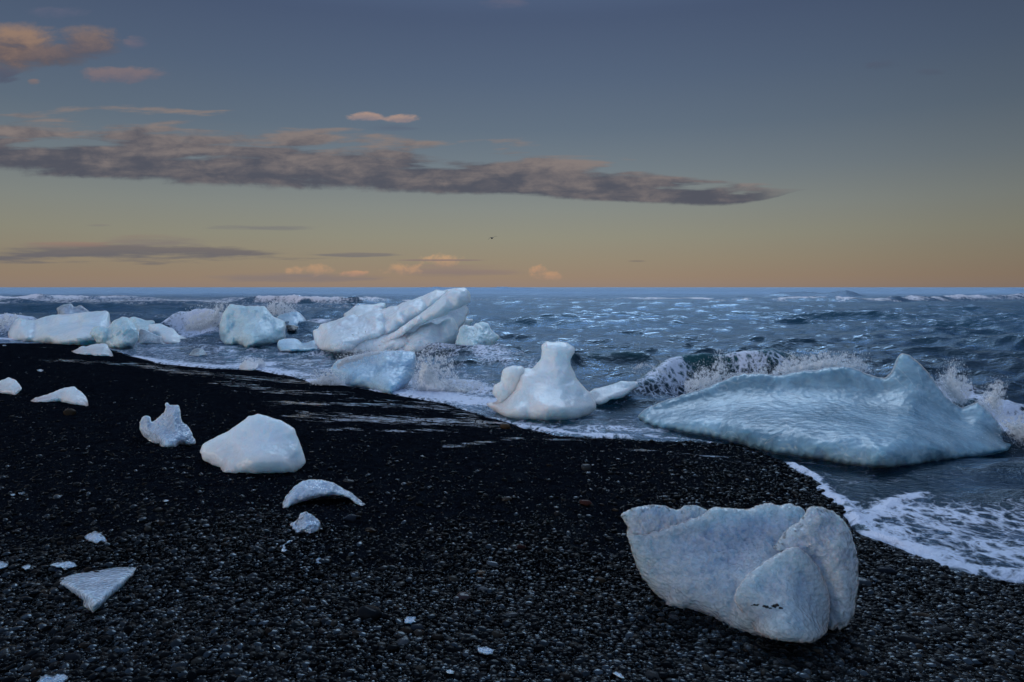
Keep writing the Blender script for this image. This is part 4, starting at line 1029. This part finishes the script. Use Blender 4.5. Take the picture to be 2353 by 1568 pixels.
slab('left_lobe', 'D', [(200,930),(285,885),(215,790),(240,690),(320,655),(325,600),(350,500),(400,465),(480,450),(590,452),(640,520),(600,700),(500,850),(400,920),(300,960,1),(230,945,1)],
     [(440,560,.08),(320,740,.10),(340,660,.02),(400,720,.05)], mat=ICE_PED, Y=10.9, lean=.1, thick=.4, rnd=.10, nz=.03, nf=3, jag=1.1, seed=53, parent=o, edgepx=10, step=1.8, cs=1)
ice('ice_block', 'long white finger of ice pointing up right behind the pedestal ice', 'D',
    [(1400,790),(1500,740),(1620,710),(1730,680),(1830,645),(1930,650),(2000,640),(2050,660),(2040,710),(1950,770),(1890,830),(1820,860),(1700,870),(1650,915),(1560,938,1),(1480,925,1),(1400,900,1)],
    [(1600,800,.16),(1850,730,.12),(1700,760,.16)], mat=ICE_WHITE, group=GS, lean=.1, thick=.35, rnd=.08, nz=.03, nf=3, jag=1.3, seed=20, step=1.8)
# big blue berg
o = ice('ice_berg', 'big dark blue berg with a pointed peak washed by waves at the right', 'G',
    [(75,545),(110,500),(200,460),(330,415),(400,390),(450,380),(560,335),(640,300),(700,285),(840,285),(900,300),(960,285),(1050,270),(1130,265),(1200,248),(1300,243),(1370,262),(1430,290),(1470,305),(1535,312),(1565,288),(1592,235),(1606,190),(1640,165),(1680,180),(1720,210),(1760,250),(1820,320),(1850,370),(1900,430),(1980,490),(2080,455),(2140,500),(2200,570),(2260,660),(2285,715,1),(2250,745,1),(2100,778,1),(1900,803,1),(1750,828,1),(1530,850,1),(1400,838,1),(1150,798,1),(900,763,1),(770,733,1),(690,703,1),(600,683,1),(480,658,1),(330,633,1),(200,607,1),(110,577,1)],
    [(300,500,.12),(600,430,.22),(600,380,.05),(700,470,.30),(700,620,.45),(1000,370,.18),(1000,450,.30),(1200,330,.10),(1000,600,.50),(1330,430,.25),(1300,520,.42),(1400,640,.60),(1500,740,.62),(1700,500,.42),(1640,300,.22),(1590,330,.30),(1540,390,.20),(1700,650,.62),(1900,600,.42),(1980,530,.15),(2060,620,.22),(2100,520,.12),(430,560,.25),(1560,480,.36),(1150,700,.5),(1850,720,.5),(1740,330,.2),(1420,360,.12)],
    mat=ICE_BLUE, lean=.55, thick=1.5, rnd=.16, nz=.035, nf=1.4, jag=1.5, seed=21, edgepx=12, step=2.2, cat='iceberg', smooth=8, ridge=.0, cs=.42)
# front block
o = ice('ice_block', 'large clear scalloped ice block in the right foreground on the pebbles', 'E',
    [(225,400),(240,440),(255,500),(300,640),(340,740),(430,860),(460,900),(530,960),(570,1020,1),(700,1042,1),(800,1057,1),(930,1102,1),(1060,1172,1),(1160,1222,1),(1280,1267,1),(1420,1302,1),(1600,1322,1),(1740,1337,1),(1850,1332,1),(1900,1292,1),(1950,1222,1),(1965,1100),(1970,940),(1955,850),(1900,710),(1840,615),(1800,540),(1800,330),(1740,180),(1620,133),(1540,155),(1440,130),(1370,147),(1260,187),(1180,182),(1080,177),(1010,162),(930,192),(880,232),(800,262),(720,292),(640,322),(560,347),(460,377),(340,412),(280,400)],
    [(330,560,.05),(430,720,.07),(640,420,.02),(800,500,.07),(1000,535,.09),(1200,510,.08),(1400,425,.06),(1000,350,.03),(1300,300,.02),(1400,380,.03),(620,560,.12),(1000,580,.15),(1400,520,.13),(1100,720,.16),(600,760,.13),(1150,930,.17),(1160,860,.17),(1220,790,.25),(1340,690,.24),(1560,620,.20),(1750,680,.20),(1250,960,.27),(1500,900,.32),(1500,1100,.30),(1280,1120,.20),(1850,900,.2),(1850,1150,.2),(1650,1230,.22),(800,950,.14),(500,880,.05),(1000,1050,.15),(700,650,.15),(1700,480,.07),(1550,260,.03)],
    mat=ICE_FRONT, group=GB, lean=.20, thick=.32, rnd=.035, nz=.018, nf=8, jag=2.2, seed=23, edgepx=16, step=2.0, smooth=5, ridge=.4, cs=.5)
slab('clear_shoulder', 'E', [(175,240),(200,210),(280,175),(430,150),(540,155),(640,185),(690,185),(740,148),(830,155),(900,185),(925,200),(850,300),(760,420),(640,440),(450,470),(300,490),(245,480),(225,385),(240,350),(210,300)],
     [(400,260,.05),(560,280,.03),(750,230,.04),(350,400,.03)], mat=ICE_CLEAR, Y=3.95, lean=.05, thick=.10, rnd=.02, nz=.012, nf=12, jag=2.2, seed=24, parent=o, step=1.8)
slab('clear_rim', 'E', [(1480,520),(1600,360),(1700,290),(1740,240),(1790,160),(1880,160),(1980,200),(2050,240),(2095,300),(2140,360),(2170,460),(2195,560),(2215,680),(2215,860),(2190,950),(2185,1050),(2160,1130),(2130,1180),(2080,1200),(2055,1245,1),(2035,1190),(1995,1230,1),(1960,1215,1),(1930,1150),(1880,950),(1840,850),(1790,740),(1720,650),(1640,590),(1540,560)],
     [(1850,300,.06),(1900,420,.03),(2000,500,.08),(2100,480,.05),(2080,800,.07),(2020,700,.08),(2060,1050,.05),(1820,440,.05),(1930,560,.06),(1750,400,.05)],
     mat=ICE_CLEAR, lean=.16, thick=.14, rnd=.04, nz=.012, nf=12, jag=2.6, seed=25, parent=o, dY=-.06, step=1.8)
lobe = slab('front_lobe', 'E', [(1145,970),(1160,880),(1220,790),(1290,720),(1340,680),(1480,590),(1600,520),(1700,500),(1800,590),(1880,690),(1950,860),(1968,960),(1965,1100),(1950,1220,1),(1890,1294,1),(1800,1332,1),(1600,1322,1),(1450,1294,1),(1330,1230,1),(1240,1110),(1180,1020)],
     [(1400,900,.05),(1600,800,.05),(1600,1100,.05),(1800,900,.03),(1750,1150,.04)], mat=ICE_FRONT, lean=.14, thick=.12, rnd=.025, nz=.014, nf=9, jag=2.0, seed=46, parent=o, dY=-.185, step=1.8, cs=1, edgepx=22)
from mathutils.bvhtree import BVHTree
bv = BVHTree.FromPolygons([v.co + o.location for v in lobe.data.vertices], [tuple(p.vertices) for p in lobe.data.polygons])
for gi, (gx_, gy_, gw, gh) in enumerate([(1345, 1005, 46, 10), (1425, 1022, 44, 16), (1505, 1018, 50, 20), (1548, 1036, 26, 12), (1300, 1012, 18, 6), (1465, 1034, 30, 9)]):
    cxp, cyp = zp('E', gx_, gy_); uu, vv_ = ray(cxp, cyp)
    hit = bv.ray_cast(Vector((0, 0, H)), Vector((float(uu), 1.0, float(vv_))).normalized())[0]
    if hit is None: continue
    an = np.linspace(0, 2 * math.pi, 10, endpoint=False); rr_ = np.random.default_rng(gi)
    slab('trapped_grit', 'E', [(gx_ + math.cos(t) * gw * rr_.uniform(.6, 1.1), gy_ + math.sin(t) * gh * rr_.uniform(.6, 1.2)) for t in an], mat=SM['grey'], Y=hit.y - .001,
         thick=.01, lean=0, rnd=.003, nz=.002, nf=30, jag=1.6, seed=70 + gi, parent=o, step=1.0)
# beach pieces
ice('ice_piece', 'sculpted clear ice piece with two raised horns on the left beach', 'F',
    [(130,295),(150,245),(190,228),(225,240),(238,290),(270,275),(310,235),(350,200),(368,160),(355,130),(380,112),(405,135),(480,138),(495,170),(497,220),(515,290),(560,320),(595,370),(610,420),(635,460),(630,490,1),(500,492,1),(450,512,1),(330,517,1),(305,490,1),(220,465,1),(160,410),(130,350)],
    [(330,400,.10),(360,330,.05),(450,310,.12),(430,200,.05),(500,320,.06),(550,430,.08),(220,380,.05),(420,400,.06),(480,420,.1),(190,280,.01)], mat=ICE_SHARD, group=GB, lean=.15, thick=.22, rnd=.035, nz=.025, nf=7, jag=1.3, seed=27, step=1.6, cat='ice piece')
ice('ice_piece', 'smooth milky white ice boulder, biggest piece on the left beach', 'F',
    [(672,560),(690,490),(760,450),(850,405),(950,355),(1050,280),(1110,235),(1190,215),(1260,228),(1330,258),(1400,275),(1520,345),(1550,430),(1585,530),(1625,650),(1580,700),(1520,737,1),(1300,747,1),(1150,750,1),(1080,738,1),(1000,750,1),(870,737,1),(855,692),(780,672,1),(700,630)],
    [(800,560,.08),(1150,330,.10),(1150,480,.18),(1400,400,.12),(1500,370,.06),(1510,560,.16),(1555,590,.03),(1150,650,.20),(950,450,.12),(1440,640,.18),(1330,270,.03)], mat=ICE_WHITE, group=GB, lean=.22, thick=.4, rnd=.035, nz=.012, nf=4, jag=1.0, seed=28, step=1.7, edgepx=8, cat='ice piece')
ice('ice_piece', 'thin curved ice arch standing on both ends on the black sand', 'F',
    [(1408,1062,1),(1415,1000),(1450,940),(1510,870),(1580,820),(1660,800),(1760,803),(1860,830),(1950,880),(2040,930),(2110,990),(2160,1027,1),(2120,1040,1),(2070,1020),(2020,975),(1960,950),(1850,945),(1760,955),(1650,985),(1560,1010),(1480,1050,1),(1440,1062,1)],
    [(1560,900,.05),(1700,870,.07),(1850,880,.06),(1480,980,.05),(2000,940,.03)], mat=ICE_SHARD, group=GB, lean=.12, thick=.12, rnd=.03, nz=.015, nf=9, jag=1.1, seed=29, step=1.5, cat='ice piece')
ice('ice_piece', 'lumpy frosted ice nugget just below the ice arch', 'F',
    [(1475,1200),(1530,1180),(1570,1110),(1620,1090),(1680,1120),(1740,1170),(1755,1220),(1720,1270),(1660,1300,1),(1610,1282,1),(1540,1290,1),(1490,1262,1)], [(1620,1190,.05)],
    mat=ICE_CHIP, group=GB, lean=.07, thick=.12, rnd=.02, nz=.02, nf=14, jag=1.6, seed=30, step=1.4, cat='ice piece')
ice('ice_chip', 'branched splinter of ice with a fan shaped foot below the lumpy nugget', 'F',
    [(1355,1340),(1385,1372),(1420,1365),(1450,1350),(1520,1330),(1500,1360),(1430,1390),(1468,1450,1),(1440,1460,1),(1395,1455,1),(1385,1400),(1340,1385)], mat=ICE_CHIP, group=GB, flat=True, thick=.02, rnd=.012, nz=.006, nf=20, jag=1, seed=31, step=1.3, cat='ice chip')
ice('ice_chip', 'small roundish ice chip below and right of the branched splinter', 'F',
    [(1690,1555,1),(1710,1515),(1750,1500),(1778,1530),(1770,1565,1)], mat=ICE_CHIP, group=GB, lean=.02, thick=.03, rnd=.015, nz=.008, nf=20, jag=1, seed=32, step=1.3, cat='ice chip')
ice('ice_piece', 'flat oval ice piece above the triangular slab, left of centre', 'H',
    [(515,550),(570,518),(600,510),(640,530),(672,565),(660,587,1),(600,590,1),(550,572,1)], [(600,550,.02)], mat=ICE_CHIP, group=GB, lean=.06, thick=.08, rnd=.018, nz=.01, nf=14, jag=1.4, seed=33, step=1.4, cat='ice piece')
ice('ice_piece', 'triangular ice slab pointing towards the viewer at the lower left', 'H',
    [(352,835),(380,800),(450,775),(600,755),(680,740),(775,730),(865,733),(840,780),(760,870),(680,940),(620,1000),(580,1025),(520,980),(520,950),(440,890),(380,850)],
    [(550,800,.045),(700,790,.05),(560,900,.05),(600,960,.045),(760,770,.035),(450,820,.035)], mat=ICE_SHARD, group=GB, flat=True, thick=.04, rnd=.03, nz=.012, nf=10, jag=1.5, seed=34, step=1.7, cat='ice piece')
ice('ice_chip', 'ring shaped flat ice chip lying above the left corner of the triangular slab', 'H',
    [(300,730),(330,705),(400,693),(470,700),(490,735),(440,748),(350,742)], [(400,720,-.01)], mat=ICE_CHIP, group=GB, flat=True, thick=.02, rnd=.025, nz=.012, nf=16, jag=1.3, seed=35, step=1.4, cat='ice chip')
ice('ice_chip', 'pale ice lump cut off by the left edge above the triangular slab', 'H',
    [(-60,730),(-20,700),(10,695),(60,712),(50,735),(0,755),(-50,760)], mat=ICE_CHIP, group=GB, flat=True, thick=.02, rnd=.03, nz=.012, nf=16, jag=1.2, seed=36, step=1.4, cat='ice chip')
ice('ice_chip', 'knobbly ice chip between the left edge and the ring shaped chip', 'H',
    [(125,738),(170,715),(200,725),(190,750),(155,757)], mat=ICE_CHIP, group=GB, flat=True, thick=.02, rnd=.025, nz=.012, nf=18, jag=1.2, seed=37, step=1.3, cat='ice chip')
ice('ice_chip', 'crumbly ice lump at the very bottom edge on the left', 'H',
    [(225,1458),(250,1425),(280,1408),(330,1412),(360,1400),(405,1403),(432,1430),(410,1465),(330,1500),(250,1500)], mat=ICE_CHIP, group=GB, flat=True, thick=.02, rnd=.03, nz=.018, nf=22, jag=2.2, seed=38, step=1.5, cat='ice chip')
ice('ice_chip', 'glassy square ice chip between the domed black rock and the grey stone', 'I',
    [(325,1178),(350,1165),(405,1165),(410,1205),(370,1215),(330,1212)], mat=ICE_CHIP, group=GB, flat=True, thick=.02, rnd=.022, nz=.014, nf=22, jag=1.4, seed=39, step=1.3, cat='ice chip')
ice('ice_chip', 'glassy oblong ice chip in the bottom gravel, right of the flat dark pebble', 'I',
    [(765,1355),(800,1345),(850,1352),(880,1370),(872,1400),(830,1405),(785,1392)], mat=ICE_CHIP, group=GB, flat=True, thick=.02, rnd=.024, nz=.016, nf=22, jag=1.6, seed=40, step=1.3, cat='ice chip')
ice('ice_chip', 'thin ice sliver at the bottom edge in front of the front block', 'I',
    [(1590,1510),(1620,1498),(1655,1512),(1685,1550),(1650,1545),(1620,1530)], mat=ICE_CHIP, group=GB, flat=True, thick=.02, rnd=.02, nz=.01, nf=22, jag=1.2, seed=41, step=1.3, cat='ice chip')
ice('ice_chip', 'small clear ice bit at the bottom edge below the glassy oblong chip', 'I',
    [(580,1492),(610,1486),(640,1500),(635,1522),(588,1515)], mat=ICE_CHIP, group=GB, flat=True, thick=.02, rnd=.018, nz=.01, nf=24, jag=1.2, seed=42, step=1.3, cat='ice chip')
ice('ice_piece', 'wedge of pale ice cut by the left edge of the beach', 'J',
    [(-70,745),(0,712),(60,688),(110,710),(148,760),(130,790),(100,808,1),(50,800,1),(-20,792,1),(-70,785,1)], [(60,740,.08),(90,770,.05)], mat=ICE_WHITE, group=GB, lean=.2, thick=.3, rnd=.04, nz=.02, nf=5, jag=1, seed=43, step=1.6, cat='ice piece')
ice('ice_piece', 'low fin shaped white ice piece near the left edge of the beach', 'J',
    [(192,852,1),(240,825),(330,800),(400,770),(460,755),(500,750),(545,785),(580,820),(597,882,1),(500,872,1),(400,850,1),(300,856,1)], [(470,800,.10),(350,825,.07),(540,830,.07)], mat=ICE_WHITE, group=GB, lean=.25, thick=.3, rnd=.035, nz=.025, nf=5, jag=1, seed=44, step=1.6, cat='ice piece')
# scattered crumbs of ice
CR = [((30, 1137), 18, 'crumb of ice glinting at the left edge, left one of a pair', 0), ((50, 1133), 22, 'crumb of ice glinting near the left edge, right one of a pair', 1), ((62, 1147), 12, 'ice crumb just below the pair of crumbs near the left edge', 2),
      ((138, 1139), 16, 'single flat ice crumb right of the pair at the left edge', 3), ((380, 1151), 20, 'white ice crumb on the gravel below the milky boulder', 4), ((352, 1157), 12, 'tiny ice crumb just left of the white crumb below the boulder', 5),
      ((604, 1169), 12, 'tiny ice crumb left of the foot of the arch, lower one', 6), ((580, 1156), 12, 'tiny ice crumb left of the foot of the arch, upper one', 7), ((408, 1358), 9, 'narrow upright ice splinter in the gravel between triangle and domed rock', 8),
      ((718, 1284), 9, 'ice fleck beside the small roundish chip', 9), ((716, 1418), 12, 'ice fleck in the gravel left of the domed black rock, upper one', 10), ((685, 1430), 10, 'ice fleck in the gravel left of the domed black rock, lower one', 11),
      ((10, 795), 14, 'pale ice crumb on the sand at the far left waterline', 12), ((930, 1398), 12, 'ice fleck above the glassy square chip', 13), ((1100, 1540), 10, 'ice fleck at the bottom edge below the glassy oblong chip', 14),
      ((2006, 1340), 16, 'ice splinter in the stones right of the clear rim', 15), ((150, 1308), 18, 'small ice crumb touching the ring shaped chip from below', 16), ((92, 852), 20, 'low melting ice crumb among the upper beach pebbles', 17)]
for (px, py), wp, lb, sd_ in CR:
    r7 = np.random.default_rng(sd_ + 60)
    k = 9; an = np.linspace(0, 2 * math.pi, k, endpoint=False)
    asp = .75 if sd_ not in (8,) else 2.6
    pts = [(px * 1.7408 + math.cos(t) * wp * .87 * r7.uniform(.6, 1.15), py * 1.7408 + math.sin(t) * wp * .45 * asp * r7.uniform(.6, 1.1)) for t in an]
    for_z = [(p[0], p[1]) for p in pts]
    ZOOM['K'] = (0, 0, 1.0)
    ice('ice_crumb', lb, 'K', for_z, mat=ICE_CHIP, group=GB, flat=True, thick=.02, rnd=.016 if py > 900 else .05, nz=.01, nf=25, jag=.8, seed=sd_ + 60, step=1.2, cat='ice crumb')

# ------------------------------------------------------------------ white water thrown up by the waves
OCT = (np.array([[1,0,0],[-1,0,0],[0,1,0],[0,-1,0],[0,0,1],[0,0,-1]], float), np.array([[0,2,4],[2,1,4],[1,3,4],[3,0,4],[2,0,5],[1,2,5],[3,1,5],[0,3,5]]))
def spray(label, z, poly, Y, nd, r0, core=None, depth=.35, fil=1.0, seed=1, fall=1.6, coreoff=.1):
    nd = int(nd * 2.4)
    r = np.random.default_rng(seed)
    O = np.array([zp(z, *p) for p in poly], float)
    ymin, ymax = O[:, 1].min(), O[:, 1].max()
    P = np.stack([r.uniform(O[:, 0].min(), O[:, 0].max(), nd * 10), r.uniform(ymin, ymax, nd * 10)], -1)
    d, ins, _ = inside_dist(P, O)
    hgt = (ymax - P[:, 1]) / (ymax - ymin)            # 1 = base ... reversed below
    hgt = 1 - (P[:, 1] - ymin) / (ymax - ymin)        # 0 base, 1 top
    cxm = O[:, 0].mean(); w_ = (O[:, 0].max() - O[:, 0].min())
    fan = (P[:, 0] - cxm) / w_ / (.6 + .5 * hgt)
    rid = 1 - np.abs(noise2(fan * 11 * fil + seed, hgt * 1.7 + seed)) * 2.6
    rid2 = fbm2(P[:, 0] / 9.0 + seed, P[:, 1] / 9.0, 3)
    pr = np.clip((1 - hgt) ** (fall * .7) * .75 + .06 + rid * .10 + rid2 * .75 - .18, 0, 1) * sstep(-4, 9, d)
    stray = (~ins) & (d < 22); pr = np.where(ins, pr + .02, np.where(stray, .045 * (1 - d / 22), 0))
    P = P[(r.uniform(0, 1, len(P)) < pr)][:nd]; m = len(P)
    Yv = Y + r.normal(0, depth * .5, m)
    C = at(P[:, 0], P[:, 1], Yv)
    C[:, 2] = np.maximum(C[:, 2], -.02)
    rad = r0 * .40 * np.exp(r.normal(0, .5, m))
    sc = np.stack([rad * .75, rad * .75, rad * (1 + r.gamma(1.0, .6, m))], -1)
    fan_ = np.clip((P[:, 0] - cxm) / max(w_, 1) * 1.6, -1, 1)
    R = rotm(np.zeros(m), r.normal(0, .3, m), fan_ + r.normal(0, .3, m))
    V = np.einsum('nij,nvj->nvi', R, OCT[0][None] * sc[:, None]) + C[:, None]
    F = OCT[1][None] + (np.arange(m) * 6)[:, None, None]
    org = C.mean(0); org[2] = 0
    o = link('sea_spray', mesh_np('sea_spray', V.reshape(-1, 3) - org, F.reshape(-1, 3), M_DROP), None, org)
    tag(o, label, 'spray', kind='stuff')
    if core:
        slab('white_water', z, core, (), mat=M_FOAM, Y=Y + .05, lean=0, thick=depth, rnd=depth * .6, nz=depth * .30, nf=3.5, jag=2.2, seed=seed + 5, parent=o, step=2.0, edgepx=30)
    return o
spray('tall white splash bursting up beside the clear blue block at centre', 'C',
      [(1230,1190),(1240,1060),(1290,900),(1290,790),(1330,740),(1355,650),(1400,730),(1480,740),(1560,750),(1640,790),(1700,850),(1720,960),(1760,1060),(1900,1090),(2020,1110),(2100,1150),(2160,1230),(2160,1330),(1900,1350),(1500,1320),(1250,1270),(1000,1240)], 13.2, 15000, .0085,
      core=[(1230,1200),(1270,1080),(1300,930),(1320,830),(1360,780),(1420,850),(1500,950),(1580,1040),(1700,1100),(1900,1130),(2050,1170),(2130,1240),(2100,1320),(1800,1330),(1500,1290),(1250,1260),(1080,1235)], depth=.5, seed=3, fall=1.0)
spray('fine droplets flung across the foot of the tilted berg', 'C',
      [(330,700),(480,600),(760,480),(900,400),(1000,330),(1040,480),(900,620),(1100,560),(1300,620),(1500,640),(1640,740),(1500,800),(1100,770),(800,800),(560,790),(400,760)], 16.5, 1500, .010, depth=.8, seed=4, fall=2.6)
spray('torn white crest streaming over the top of the clear blue block', 'C',
      [(400,900),(500,830),(650,800),(760,770),(900,750),(1040,740),(900,790),(760,820),(640,870),(520,890),(420,960)], 13.3, 3600, .008, depth=.15, seed=5, fall=.4)
spray('small burst of white water at the left foot of the clear blue block', 'C',
      [(110,1110),(160,1070),(230,1040),(330,960),(400,1040),(440,1090),(500,1135),(350,1140),(200,1130)], 13.5, 3000, .009, core=[(130,1112),(200,1070),(300,1030),(380,1060),(460,1120),(480,1138),(300,1140),(180,1130)], depth=.25, seed=6)
spray('ragged splash rising behind the left end of the big dark blue berg', 'G',
      [(350,400),(350,330),(400,300),(440,240),(500,260),(540,200),(570,140),(590,220),(610,280),(680,280),(740,290),(800,240),(860,260),(830,300),(640,310),(560,345),(450,390)], 10.6, 7000, .0058, core=[(380,395),(370,340),(430,290),(500,300),(560,250),(590,300),(600,340),(450,400)], depth=.3, seed=7, fil=1.6, fall=.8)
spray('broad arched splash behind the rounded back of the big dark blue berg', 'G',
      [(850,300),(880,250),(950,200),(980,170),(1040,190),(1100,160),(1200,150),(1300,170),(1390,190),(1430,230),(1460,290),(1380,275),(1300,255),(1200,260),(1100,280),(960,300)], 10.4, 9000, .0058, core=[(860,300),(900,250),(960,220),(1060,200),(1180,175),(1280,190),(1380,215),(1420,260),(1370,285),(1200,280),(1000,310)], depth=.35, seed=8, fil=1.6, fall=.5)
spray('pointed plume of spray right of the berg peak', 'G',
      [(1830,330),(1850,290),(1900,270),(1920,210),(1945,190),(1960,260),(2010,300),(2050,340),(2040,420),(2000,490),(1900,450)], 9.6, 5500, .0055, core=[(1850,340),(1880,290),(1930,240),(1960,290),(2010,340),(2020,430),(1980,490),(1900,440)], depth=.3, seed=9, fil=1.3, fall=.6)
spray('second plume of spray near the right edge', 'G',
      [(2060,460),(2100,420),(2150,350),(2190,300),(2220,330),(2260,350),(2240,420),(2230,500),(2260,560),(2200,560),(2130,500)], 9.2, 3800, .0052, core=[(2080,455),(2150,380),(2200,330),(2230,380),(2220,460),(2230,540),(2190,540),(2140,490)], depth=.3, seed=10, fil=1.3, fall=.6)
spray('sheet of torn white water running down the right end of the big berg', 'G',
      [(2200,570),(2230,520),(2300,540),(2353,500),(2420,520),(2420,740),(2353,740),(2290,710),(2260,650)], 8.6, 5200, .0052, core=[(2210,570),(2240,540),(2310,560),(2400,530),(2420,730),(2330,730),(2280,680)], depth=.3, seed=11, fil=1.3, fall=.6)
spray('soft white burst of surf left of the upright bubbly block', 'B',
      [(-300,760),(-200,600),(0,490),(130,470),(250,400),(350,330),(470,320),(520,350),(440,480),(400,600),(360,740),(200,800),(0,860),(-250,850)], 29, 5500, .018, core=[(-280,780),(-120,680),(0,690),(150,560),(260,420),(400,350),(480,350),(420,480),(380,640),(340,740),(160,790),(0,860),(-220,850)], depth=.9, seed=12, fall=.7)
spray('rounded splash of surf behind the upright bubbly block, on its right', 'B',
      [(1230,420),(1290,330),(1400,330),(1480,290),(1560,340),(1680,370),(1740,450),(1790,500),(1700,500),(1560,520),(1450,560),(1350,560),(1280,480)], 33, 4200, .018, core=[(1250,430),(1320,360),(1420,350),(1540,360),(1660,400),(1730,470),(1700,500),(1550,530),(1450,560),(1340,560)], depth=.8, seed=13, fall=.4)
spray('low curl of breaking surf at the far left', 'A',
      [(-600,330),(-200,260),(0,210),(150,215),(250,230),(230,270),(180,300),(120,380),(0,420),(-300,430),(-600,430)], 27, 5000, .016, core=[(-600,340),(-200,280),(0,240),(140,240),(190,270),(130,350),(0,400),(-300,420),(-600,420)], depth=.7, seed=14, fall=.5)
spray('small burst of foam around the pinkish lump in the shore foam', 'B',
      [(740,1460),(820,1400),(930,1340),(1010,1400),(1080,1360),(1160,1380),(1210,1460),(1180,1530),(1080,1560),(1060,1450),(980,1430),(860,1400)], 17.0, 1600, .010, depth=.3, seed=15, fall=.4)
spray('ridge of torn water where the dark wave breaks right of the ice finger', 'D',
      [(1960,500),(2050,430),(2120,400),(2200,430),(2340,490),(2460,560),(2340,540),(2220,480),(2130,450),(2050,490)], 12.4, 1100, .005, depth=.25, seed=16, fall=.4)

# ------------------------------------------------------------------ gull
def gull():
    c = at(1130.5, 547.5, 94.0)
    # stations along the span: x, z, chord, thickness, fore-aft shift
    st = [(-.62,-.24,.03,.008,-.16),(-.50,-.13,.10,.015,-.10),(-.34,.00,.17,.025,.0),(-.20,.06,.20,.035,.04),(-.09,.04,.26,.07,.03),(-.045,.01,.50,.15,.0),(0,-.01,.60,.19,-.02),(.045,.01,.50,.15,.0),(.09,.04,.26,.07,.03),
          (.20,.10,.20,.035,.05),(.36,.17,.17,.025,.03),(.55,.20,.10,.015,-.05),(.70,.20,.03,.008,-.12)]
    K = 12; V = []
    for x, z, ch, th, sh in st:
        for k in range(K):
            a = 2 * math.pi * k / K
            V.append((x, sh + ch * .5 * math.cos(a), z + th * .5 * math.sin(a)))
    F = []
    for i in range(len(st) - 1):
        for k in range(K): F.append((i * K + k, i * K + (k + 1) % K, (i + 1) * K + (k + 1) % K, (i + 1) * K + k))
    me = bpy.data.meshes.new('gull'); me.from_pydata(V, [], F + [tuple(range(K))[::-1], tuple(range((len(st) - 1) * K, len(st) * K))])
    m, n_, b, _ = new_mat('gull_feathers'); g_ = n_.new('ShaderNodeTexCoord').outputs['Object']
    n_.put(b.inputs['Base Color'], n_.mix(n_.noise(g_, 9.0, 3), (.03, .03, .035, 1), (.10, .10, .11, 1))); b.inputs['Roughness'].default_value = .8
    me.materials.append(m)
    for p in me.polygons: p.use_smooth = True
    o = link('gull', me, None, c); o.rotation_euler = (0, 0, .25); o.scale = (1.0, 1.7, 1.25)
    tag(o, 'dark gull gliding above the horizon over the sea', 'bird')
gull()
